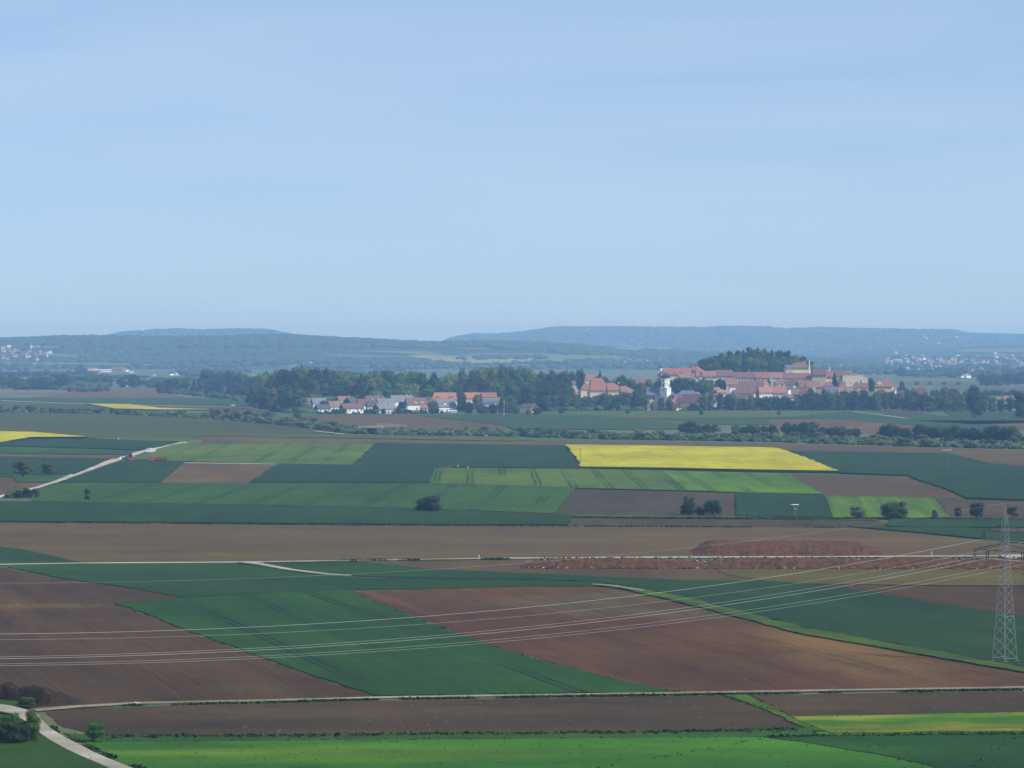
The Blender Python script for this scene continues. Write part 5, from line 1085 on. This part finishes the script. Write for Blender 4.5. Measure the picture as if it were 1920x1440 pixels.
village([(x, y) for x, y in zip(g2.uniform(1660, 1918, 130), g2.normal(679, 6.5, 130))] , 'tiny white house of the large far village on the right', 'houses of the far village on the right')
village([(1733,632),(1737,636),(1782,633),(1788,636),(1794,632),(1690,648),(1696,647),(1716,647),(1740,648),(1745,647),(1760,646)], 'tiny white house of the hamlet high on the right hill', 'hamlet high on the right hill')
village([(x, y) for x, y in zip(g2.uniform(1140, 1262, 26), g2.normal(680.5, 2.0, 26))], 'tiny white house of the far village behind the church', 'far village behind the church')
village([(x, y) for x, y in zip(g2.uniform(0, 28, 14), g2.normal(656, 2.5, 14))] + [(x, y) for x, y in zip(g2.uniform(0, 95, 36), g2.normal(667, 5, 36))], 'tiny pale house of the hill village at the left edge', 'hill village at the left edge')
village([(x, y) for x, y in zip(g2.uniform(1538, 1612, 14), g2.normal(690, 1.8, 14))], 'tiny white house of the hamlet just right of the castle hill', 'hamlet right of the castle hill')
# ------------------------------------------------------------------ the lattice pylon and its lines
STEEL = plain('galvanised_steel', (134, 138, 138), .1, .6, rough=.6, metal=.2); STEELK = plain('dark_steel', (92, 94, 94), .1, .6, rough=.6); STEELD = plain('dark_insulator', (58, 50, 46), .1, 2, rough=.4)  # crossarms get a darker steel tone than the tower
CONC = plain('concrete', (112, 110, 100), .12, .8)
LD = Vector((-.78, -.626, 0)).normalized(); PD = Vector((-LD.y*-1, LD.x*-1, 0)); PD = Vector((-.626, .78, 0)).normalized()
PB = G(1884, 1241)
def hwid(z): return float(np.interp(z, [0, 6, 12, 19, 21.6, 25.3, 30.0, 31], [1.72, 1.38, 1.08, .78, .72, .58, .14, .1]))
def corner(i, z):
    s1, s2 = ((1,1),(1,-1),(-1,-1),(-1,1))[i]; h = hwid(z); return LD*s1*h + PD*s2*h + Vector((0, 0, z))
def pylon():
    o = empty('lattice_pylon', PB)
    for i in range(4):
        m = MB(); zs = [0, 6, 12, 19, 25.3, 30.0]
        for a, b in zip(zs, zs[1:]): m.tube(corner(i, a), corner(i, b), .07 if a < 12 else .05, None, 4)
        lg = m.build('leg', STEEL, o); m = MB(); c = corner(i, 0); m.box(c.x-.45, c.y-.45, -.3, c.x+.45, c.y+.45, .35); m.build('footing', CONC, lg)
    zl = [.8, 3.0, 5.1, 7.1, 9.0, 10.8, 12.5, 14.1, 15.6, 17.0, 18.3, 19.5, 20.6, 21.6, 22.6, 23.5, 24.4, 25.3, 26.3, 27.3, 28.3, 29.3]
    for a, b in zip(zl, zl[1:]):
        for i in range(4):
            j = (i+1) % 4
            for p, q in ((i, j), (j, i)):
                m = MB(); m.tube(corner(p, a), corner(q, b), .030, None, 4); m.build('brace', STEEL, o)
    for z in (.8, 9.0, 21.6, 25.3):
        for i in range(4): m = MB(); m.tube(corner(i, z), corner((i+1) % 4, z), .05, None, 4); m.build('girt', STEEL, o)
    m = MB(); m.tube((0,0,29.8), (0,0,31.0), .10, .03, 6); m.build('peak', STEEL, o)
    for z, L, ins in ((21.6, 8.2, (8.0, 4.6)), (25.3, 5.9, (5.7,))):
        for sg in (1, -1):
            m = MB(); tip = PD*sg*L + Vector((0, 0, z + .05)); h = hwid(z)
            A = [PD*sg*h + LD*t*h + Vector((0, 0, z)) for t in (1, -1)]; T = [PD*sg*hwid(z+1.5) + LD*t*hwid(z+1.5) + Vector((0, 0, z+1.5)) for t in (1, -1)]
            for q in A: m.tube(q, tip, .06, .05, 4)
            for q in T: m.tube(q, tip, .05, .04, 4)
            n = 6 if L > 7 else 4
            for k in range(1, n):
                t0, t1 = k/n, (k+.5)/n
                m.tube(A[0].lerp(tip, t0), A[1].lerp(tip, t1), .03, None, 4)
                for u in (0, 1): m.tube(A[u].lerp(tip, t0), T[u].lerp(tip, t0), .03, None, 4); m.tube(A[u].lerp(tip, t0), T[u].lerp(tip, t0 - 1/n), .03, None, 4)
            ca = m.build('crossarm', STEELK, o)
            for q in ins:
                for dx in (-.28, .28):
                    m = MB(); c = PD*sg*(q + dx); m.lathe([(.03, z-1.55)] + [(.13 if k % 2 else .06, z-1.5+k*.12) for k in range(12)] + [(.03, z)], 6, (c.x, c.y)); m.build('insulator', STEELD, ca)
                m = MB(); m.tube(PD*sg*(q-.4) + Vector((0,0,z-1.58)), PD*sg*(q+.4) + Vector((0,0,z-1.58)), .05, None, 4); m.build('yoke', STEEL, ca)
    tag(o, 'tall galvanised lattice pylon with two crossarms at the right edge', 'pylon'); return o
pylon()
WIRE = plain('aluminium_wire', (190, 190, 182), .04, 1, rough=.5)
def cable(off, z, sag, r, label, name='power_line'):
    m = MB()
    for sgn in (1, -1):
        a = PB + PD*off + Vector((0, 0, z)); b = a + LD*sgn*300; N = 48; pts = [a.lerp(b, k/N) - Vector((0, 0, 4*sag*(k/N)*(1-k/N))) for k in range(N+1)]
        for p, q in zip(pts, pts[1:]): m.tube(p, q, r, None, 5, cap=False)
    return tag(m.build(name, WIRE), label, 'power line', 'conductors of the pylon line')
cable(8.0, 20.0, 7.9, .014, 'far outer conductor from the lower left crossarm tip')
cable(4.6, 20.0, 7.9, .019, 'bright inner conductor from the lower left crossarm')
cable(5.7, 23.7, 7.9, .019, 'upper conductor from the left tip of the upper crossarm')
cable(-5.7, 23.7, 7.9, .010, 'thin upper conductor from the hidden right tip of the upper crossarm')
cable(-4.6, 20.0, 7.9, .012, 'lower inner conductor passing in front of the pylon')
cable(-8.0, 20.0, 7.9, .012, 'lowest outer conductor passing in front of the pylon')
cable(0, 31.0, 6.8, .007, 'thin earth wire from the pylon peak', 'earth_wire')
# ------------------------------------------------------------------ heaps of excavated earth
def heapmat(name, a, b):
    t = NT(name); n = t.noise(.7, detail=6, rough=.7); t.col(t.mix(t.rng(n, .35, .65), tuple(v*g_ for v, g_ in zip(lin(a), (.46, .40, .24))) + (1,), tuple(v*g_ for v, g_ in zip(lin(b), (.46, .40, .24))) + (1,))); t.bump(n, 1.0, .5); return t.mat
HEAP = heapmat('heap_earth', (96, 66, 54), (142, 106, 86)); HEAPD = heapmat('heap_dark', (50, 42, 38), (86, 70, 60))
def heap(name, label, front, depth, prof, flat, mat, nu=160, nv=14, rough=.5, foot=None):
    P = [G(*p) for p in front]; L = [0]
    for i in range(len(P)-1): L.append(L[-1] + (P[i+1]-P[i]).length)
    V = []; U = np.linspace(0, 1, nu); PR = np.array(prof, float)
    for u in U:
        s = u*L[-1]; i = min(max(k for k in range(len(P)) if L[k] <= s + 1e-6), len(P)-2); q = P[i].lerp(P[i+1], (s-L[i])/(L[i+1]-L[i])); h = float(np.interp(u, PR[:, 0], PR[:, 1]))
        for v in np.linspace(0, 1, nv):
            c = min(1, min(v, 1-v)/flat); c = c*c*(3-2*c); x, y = q.x, q.y + v*depth
            nz = mnoise.fractal(Vector((x*.35, y*.5, 2.)), 1.0, 2.0, 4)
            z = h*c*(1 + .16*mnoise.noise(Vector((x*.08, y*.1, 0)))) + nz*rough*min(1, h)*(.25 + c*.75)*.5 - (.15 if v in (0, 1) else 0)
            V.append((x, y + nz*.3, max(-.1, z)))
    F = [(i*nv+j, i*nv+j+1, (i+1)*nv+j+1, (i+1)*nv+j) for i in range(nu-1) for j in range(nv-1)]
    m = MB(); m.poly(V, [f[::-1] for f in F]); return tag(m.build(name, mat), label, 'earth heap')
heap('earth_heap', 'long low ragged heap of brown earth along the white road', [(972,1066),(1200,1067),(1920,1067.5),(2160,1068)], 11, [(0,0),(.02,1.3),(.08,2.4),(.16,2.5),(.24,1.9),(.3,1.6),(.34,2.4),(.45,2.7),(.55,2.3),(.62,2.8),(.72,2.1),(.8,2.6),(.9,2.4),(.97,2.0),(1,0)], .32, HEAP, 620, 16, .9)
heap('earth_heap', 'flat topped long heap of brown earth behind the white road', [(1302,1043.5),(1500,1043),(1680,1042.5)], 30, [(0,0),(.09,2.9),(.12,3.1),(.5,3.0),(.84,2.7),(.93,1.3),(1,0)], .14, HEAP, 260, 30, .7)
heap('earth_heap', 'dark heap of earth and rubble behind the corner road', [(-70,1318),(0,1317),(30,1320),(90,1324),(150,1322)], 7.5, [(0,0),(.1,2.6),(.36,3.0),(.46,2.1),(.56,2.9),(.72,2.7),(.86,1.1),(1,0)], .3, HEAPD, 200, 20, 1.0)
heap('earth_heap', 'small brown heap beside the parked machines', [(211,862),(232,861)], 6, [(0,0),(.3,1.8),(.6,2.1),(1,.2)], .35, HEAP, 40, 12, .5)
heap('earth_heap', 'small flat brown heap on the teal field behind a white marker', [(818,879),(850,879)], 8, [(0,0),(.3,.9),(.7,1.2),(1,0)], .35, HEAP, 40, 12, .4)
clods('rubble', 'pale stones and clods strewn over the long earth heap', [(x, y+random.uniform(-.3,.2), z) for (x, y, z) in inpoly([(985,1066.4),(1900,1067.4),(1900,1064),(985,1063.5)], 380, .25)] + inpoly([(1000,1063),(1900,1063),(1900,1057),(1000,1057)], 200, 1.3), STONE, (.12, .32), 'rubble')
clods('dark_clods', 'dark clods strewn over the long earth heap', inpoly([(975,1067.5),(1920,1068.5),(1920,1064),(975,1064)], 900, .3) + inpoly([(1000,1062),(1920,1062),(1920,1054),(1000,1054)], 900, 1.5), HEAPD, (.15, .4), 'earth clods')
clods('heap_rubble', 'small pale stones on the dark corner heap', inpoly([(5,1316),(130,1321),(110,1306),(10,1300)], 46, 1.1), STONE, (.06, .14), 'rubble')
# ------------------------------------------------------------------ poles, posts, stand, bridge
WOODP = plain('pole_wood', (112, 102, 88), .2, 2); PALE = plain('pale_paint', (206, 206, 196), .06, 1)
def pole(px, yb, yt, label, arm=1.9, r=.16, mat=None, arms=1):
    p = G(px, yb); h = (yb-yt)/ppm(p); o = empty('utility_pole', p, .12); m = MB(); m.tube((0,0,-.5), (0,0,h), r, r*.7, 8); m.build('pole', mat or WOODP, o)
    for k in range(arms):
        z = h - .25 - k*1.0; m = MB(); m.box(-arm, -.09, z-.1, arm, .09, z+.1); ca = m.build('crossarm', PALE, o)
        for x in (-arm*.9, -arm*.3, arm*.3, arm*.9): m = MB(); m.lathe([(.05, z+.1), (.12, z+.2), (.05, z+.42)], 6, (x, 0)); m.build('insulator', FRAMEW, ca)
    tag(o, label, 'pole'); return o
pole(342, 877, 829.5, 'tall wooden pole with a pale crossarm at the end of the chalk road', 1.9)
pole(1088, 881, 838, 'wooden pole with a crossarm at the left edge of the rapeseed', 1.9)
pole(1776, 882.5, 843, 'wooden pole with a pale crossarm in the teal field on the right', 2.3)
pole(945, 780, 752, 'tall pale lamp pole in front of the village trees', .8, .22, PALE)
pole(1165, 781, 762, 'thin pole in the meadow below the brewery', .6, .14)
pole(1449, 786, 771, 'thin pole in the meadow below the castle', .6, .14)
pole(1888, 791, 783, 'thin short pole in the brown field at the far right', .6, .14)
def stand():
    p = G(1490, 973); o = empty('raised_stand', p, .3); s = ppm(p); h = (973-946)/s
    for x, y in ((-1,-1),(1,-1),(1,1),(-1,1)): m = MB(); m.tube((x*.95, y*.95, -.2), (x*.5, y*.5, h-1.9), .07, None, 5); m.build('leg', WOODP, o)
    m = MB(); m.box(-.8,-.8,h-1.9, .8,.8,h-1.75); m.build('platform', WOODP, o)
    m = MB(); [m.tube((x*.7,y*.7,h-1.8),(x*.7,y*.7,h-.1),.05,None,5) for x in (-1,1) for y in (-1,1)]; m.box(-.75,-.75,h-1.75,.75,-.68,h-.95); m.build('railing', WOODP, o)
    m = MB(); m.box(-1.25,-1.1,h-.1,1.25,1.1,h+.08); m.build('roof', PALE, o)
    m = MB(); [m.box(-.3,-1.5+.19*k,.3+.42*k,.3,-1.42+.19*k,.38+.42*k) for k in range(7)]; m.build('ladder', WOODP, o); tag(o, 'small raised wooden hunting stand with a pale roof in the teal field', 'hunting stand')
stand()
def post(px, yb, yt, label, w=.14, n='marker_post', grp=None):
    p = G(px, yb); h = (yb-yt)/ppm(p); m = MB(); m.tube((0,0,-.2),(0,0,h),w,w*.85,8); m.lathe([(w*.95,h),(w*.7,h+.1),(.01,h+.16)],8); o = m.build(n, PALE, None, p); return tag(o, label, 'post', grp)
post(898, 1049, 1041, 'white marker post at the left end of the white road'); post(1747, 1043, 1035, 'white marker post on the tan field right of the flat heap')
post(253, 1322, 1317, 'left of two short white posts beside the farm track', .12); post(257, 1322, 1318, 'right of two short white posts beside the farm track', .16)
post(859, 877, 873.5, 'white marker beside the small flat heap', .5); post(878, 879, 875.5, 'tiny white post left of the striped field', .3)
post(222, 825, 822, 'pale marker post at the edge of the left teal strip', .3); post(912, 818, 815.5, 'bright white marker below the hedge', .4); post(799, 818, 815, 'small pale post on the grass strip below the hedge', .25); post(1102, 821, 816, 'white post in front of the hedge above the rapeseed', .25)
def bridge():
    p = G(697, 814); o = empty('bridge', p, -.04); 
    m = MB(); m.box(-9, -3, 4.0, 8, 3, 4.5); m.build('deck', CONC, o)
    for x0, x1 in ((-4.8, -3.4), (3.6, 5.0)): m = MB(); m.poly([(x0,-2.8,0),(x1,-2.8,0),(x1,2.8,0),(x0,2.8,0),(x0,-2.8,4.0),(x1,-2.8,4.0),(x1,2.8,4.0),(x0,2.8,4.0)], [(0,1,5,4),(1,2,6,5),(2,3,7,6),(3,0,4,7),(4,5,6,7)]); m.build('abutment', CONC, o)
    m = MB(); m.box(-3.4, 2.6, -.2, 3.6, 2.75, 4.0); m.build('opening_shade_panel', plain('concrete_painted_shade', (70, 70, 66), .1, 1), o)  # dark panel closing the opening; the shade under the deck is its colour
    for y in (-2.9, 2.9):
        m = MB(); m.box(-9, y-.05, 5.4, 8, y+.05, 5.5); rl = m.build('railing', PALE, o)
        for k in range(10): m = MB(); m.box(-9+k*1.86, y-.06, 4.5, -8.86+k*1.86, y+.06, 5.4); m.build('railing_post', PALE, rl)
    tag(o, 'small concrete field bridge with pale railings in the hedge gap', 'bridge')
bridge()
fo = empty('orchard_fence', G(733, 801)); pm = None
for k in range(22):
    if pm is None: mm = MB(); mm.tube((0,0,-.2),(0,0,3.0),.10,.09,6); pm = mm.mesh('post', PALE)
    inst('post', pm, fo, (-10.5 + k*1.05 + .3*random.random(), .6*random.random(), 0), sc=(1, 1, 1 - .02*k + .15*random.random()))
tag(fo, 'row of thin pale posts right of the little bridge', 'fence')
# ------------------------------------------------------------------ machines and cars
OR = plain('machine_orange', (186, 84, 56), .06, 1, rough=.5); NAVY = plain('machine_blue', (36, 48, 84), .06, 1, rough=.5); RUST = plain('tipper_rust', (140, 66, 52), .15, 1); TYRE = plain('tyre_rubber', (26, 26, 28), .1, 2)
RIM = plain('wheel_rim', (150, 150, 146), .05, 2, rough=.5); WHITEP = plain('vehicle_white', (224, 226, 228), .03, 1, rough=.4); SILV = plain('vehicle_silver', (150, 158, 168), .03, 1, rough=.4); BLUEP = plain('vehicle_blue', (40, 56, 110), .03, 1, rough=.4)
def wheel(par, x, y, r, w=.35):
    m = MB(); m.tube((x, y-w/2, r), (x, y+w/2, r), r, None, 14); wo_ = m.build('wheel', TYRE, par); m = MB(); m.tube((x, y-w/2-.02, r), (x, y+w/2+.02, r), r*.5, None, 10); m.build('rim', RIM, wo_)
def truck():
    o = empty('tipper_truck', G(297, 866), .05)
    m = MB(); m.poly([(-4.2,-1.2,.8),(-2.2,-1.2,.8),(-2.2,1.2,.8),(-4.2,1.2,.8),(-4.1,-1.15,2.9),(-2.2,-1.15,3.3),(-2.2,1.15,3.3),(-4.1,1.15,2.9)], [(3,2,1,0),(4,5,6,7),(0,1,5,4),(1,2,6,5),(2,3,7,6),(3,0,4,7)]); cb = m.build('cab', OR, o)
    m = MB(); m.box(-3.9,-1.24,1.9,-2.8,-1.19,2.7); m.build('window', GLASS, cb); m = MB(); m.box(-4.24,-1.0,1.9,-4.12,1.0,2.75); m.build('windscreen', GLASS, cb)
    m = MB(); m.box(-4.3,-1.2,.5,-4.15,1.2,.85); m.build('bumper', TYRE, cb)
    m = MB(); m.box(-4.0,-.5,.65,4.2,.5,.95); m.build('chassis', TYRE, o)
    m = MB(); m.poly([(-1.9,-1.2,1.05),(4.2,-1.2,1.05),(4.2,1.2,1.05),(-1.9,1.2,1.05),(-2.1,-1.25,2.35),(4.4,-1.25,2.3),(4.4,1.25,2.3),(-2.1,1.25,2.35)], [(3,2,1,0),(0,1,5,4),(1,2,6,5),(2,3,7,6),(3,0,4,7)])
    m.poly([(-2.0,-1.05,2.1),(4.3,-1.05,2.05),(4.3,1.05,2.05),(-2.0,1.05,2.1)], [(0,1,2,3)]); tb = m.build('tipper_body', RUST, o)
    m = MB(); [m.box(-1.5+1.15*k,-1.3,1.1,-1.38+1.15*k,-1.22,2.3) for k in range(6)]; m.build('rib', RUST, tb)
    for x in (-3.3, 1.8, 3.1):
        for y in (-1.05, 1.05): wheel(o, x, y, .52)
    tag(o, 'orange tipper truck with a rust red body at the field edge', 'truck')
truck()
def tractor():
    o = empty('tractor', G(238, 864), .15)
    m = MB(); m.box(-2.6,-.45,.9,-.3,.45,1.9); m.box(-.5,-.6,.7,1.4,.6,1.3); m.build('body', NAVY, o)
    m = MB(); m.box(-.4,-.75,1.3,1.2,.75,2.7); cb = m.build('cab', GLASS, o); m = MB(); m.box(-.6,-.9,2.7,1.4,.9,2.9); m.build('roof', NAVY, cb)
    m = MB(); m.tube((-1.2,.3,1.9),(-1.2,.3,3.0),.07,None,6); m.build('exhaust', TYRE, o)
    for y in (-.9, .9): wheel(o, .7, y, .9, .5); wheel(o, -2.0, y, .55, .4)
    tag(o, 'dark blue tractor parked on the chalk road', 'tractor')
    o = empty('spreader', G(243, 865), .1); m = MB(); m.poly([(-1.1,-.8,.9),(1.1,-.8,.9),(1.1,.8,.9),(-1.1,.8,.9),(-1.6,-1.2,2.3),(1.6,-1.2,2.3),(1.6,1.2,2.3),(-1.6,1.2,2.3)], [(3,2,1,0),(4,5,6,7),(0,1,5,4),(1,2,6,5),(2,3,7,6),(3,0,4,7)]); m.build('hopper', OR, o)
    m = MB(); m.box(-1.5,-.1,.6,2.2,.1,.8); m.build('frame', TYRE, o); wheel(o, 0, -1.0, .5); wheel(o, 0, 1.0, .5); tag(o, 'orange hopper machine in front of the blue tractor', 'machine')
    o = empty('road_roller', G(250, 865), .1); m = MB(); m.box(-.6,-.8,.7,1.6,.8,1.5); m.build('body', OR, o); m = MB(); m.tube((-.9,-.85,.6),(-.9,.85,.6),.6,None,16); m.build('drum', STEEL, o); wheel(o, 1.1, -.75, .55); wheel(o, 1.1, .75, .55)
    m = MB(); [m.tube((x,y,1.5),(x,y,2.4),.04,None,4) for x in (-.3,.9) for y in (-.6,.6)]; m.box(-.5,-.75,2.4,1.1,.75,2.5); m.build('canopy', WHITEP, o); tag(o, 'small orange road roller beside the chalk road', 'road roller')
    o = empty('excavator', G(247, 862), -.4); m = MB(); m.box(-1.8,-1.2,0,1.8,-.7,.8); m.box(-1.8,.7,0,1.8,1.2,.8); m.build('track', TYRE, o); m = MB(); m.box(-1.2,-1.1,.9,1.6,1.1,2.0); m.build('body', NAVY, o); m = MB(); m.box(-1.2,-1.1,2.0,.2,.1,3.2); m.build('cab', GLASS, o)
    m = MB(); m.tube((-1.0,.4,1.8),(-2.8,.4,3.6),.22,.18,6); m.tube((-2.8,.4,3.6),(-4.0,.4,2.0),.17,.12,6); bo = m.build('boom', NAVY, o); m = MB(); m.box(-4.4,-.1,1.2,-3.7,.9,2.0); m.build('bucket', TYRE, bo); tag(o, 'dark blue excavator behind the orange hopper machine', 'excavator')
    for px, yb, lab in ((282, 866, 'small white water tank left of the orange truck'),):
        o = empty('water_tank', G(px, yb)); m = MB(); m.lathe([(.55,.3),(.62,.5),(.62,1.3),(.5,1.5),(.15,1.6)], 12); m.build('tank', WHITEP, o); m = MB(); m.box(-.65,-.65,0,.65,.65,.28); m.build('base', TYRE, o); tag(o, lab, 'tank')
tractor()
def van(px, yb, label, mat=None, L=4.6, H=1.9, rz=0.0, name='van', group=None, cat='van'):
    o = empty(name, G(px, yb), rz); W2 = .9; mt = mat or WHITEP; hood = .9 if H > 1.7 else 1.2
    V = [(-L/2,.35),(L/2,.35),(L/2,H*.9),(L/2-.15,H),(-L/2+hood+.3,H),(-L/2+hood-.3,H*.58),(-L/2+.1,H*.48)]; n = len(V); m = MB()
    m.poly([(x,-W2,z) for x,z in V] + [(x,W2,z) for x,z in V], [tuple(range(n))] + [tuple(range(2*n-1,n-1,-1))] + [(i,(i+1)%n+0,(i+1)%n+n,i+n)[::-1] for i in range(n)]); b = m.build('body', mt, o)
    m = MB(); [m.box(-L/2+hood+.5, s*W2-.02, H*.58, -L/2+hood+1.3, s*W2+.02, H*.86) for s in (-1,1)]; m.build('window', GLASS, b)
    m = MB(); m.poly([(-L/2+hood-.32,-.75,H*.6),(-L/2+hood-.32,.75,H*.6),(-L/2+hood+.2,.7,H*.93),(-L/2+hood+.2,-.7,H*.93)], [(0,1,2,3)]); m.build('windscreen', GLASS, b)
    for x in (-L/2+.85, L/2-.85):
        for y in (-.82, .82): wheel(o, x, y, .33, .22)
    tag(o, label, cat, group); return o
van(282, 848.5, 'white van parked on the chalk road behind the orange truck', L=5.6, H=2.5)
van(228, 862, 'small white pickup beside the parked machines', L=4.4, H=1.6, rz=.3)
for px, yb, L, H, mt, lab in [(1609,766.5,5.5,2.4,WHITEP,'leftmost white camper van below the avenue'), (1617,767,5,1.5,SILV,'silver car between the white camper vans'), (1627,766.5,6,2.6,WHITEP,'large white camper van in the middle of the parked row'), (1635,766.5,5,2.3,WHITEP,'white van right of the large camper van'), (1640,767.5,4.4,1.5,WHITEP,'low white car at the right end of the camper row'),
    (1654,766.5,4.6,2.2,WHITEP,'single white van just right of the camper row'), (1668,768,4.5,1.5,BLUEP,'dark blue car in the shade of the avenue'), (1521,768,4.4,1.5,WHITEP,'white car parked under the tallest avenue tree'), (1550,768,4.4,1.5,SILV,'silver car under the second tallest avenue tree'),
    (1849,768,5.5,2.2,WHITEP,'white van below the grey roof at the far right'), (1869,768,5,2.2,WHITEP,'white van below the purple roofed barn'), (1889,768,4.6,1.9,WHITEP,'upper white van at the far right parking place'), (1890,771,4.6,1.6,WHITEP,'lower white car at the far right parking place'), (1899,770,4.6,1.6,WHITEP,'rightmost white car at the far right parking place'),
    (1239,767,4.4,1.5,WHITEP,'white car in front of the church trees'), (1254,769,4.4,1.5,SILV,'silver car in front of the church trees'), (1320,768,5,2.4,WHITEP,'white van by the little round meadow tree'), (1351,768,4.5,1.8,WHITEP,'white car under the avenue right of the yellow gable'),
    (1111,766,4.4,1.7,WHITEP,'white car glimpsed below the brewery trees'), (436,762.5,5,1.8,WHITEP,'white car driving on the pale road at the left')]:
    van(px, yb, lab, mt, L, H, random.uniform(-.3,.3), 'parked_car' if H < 2 else 'van', 'vehicles along the edge of town', 'car' if H < 2 else 'van')
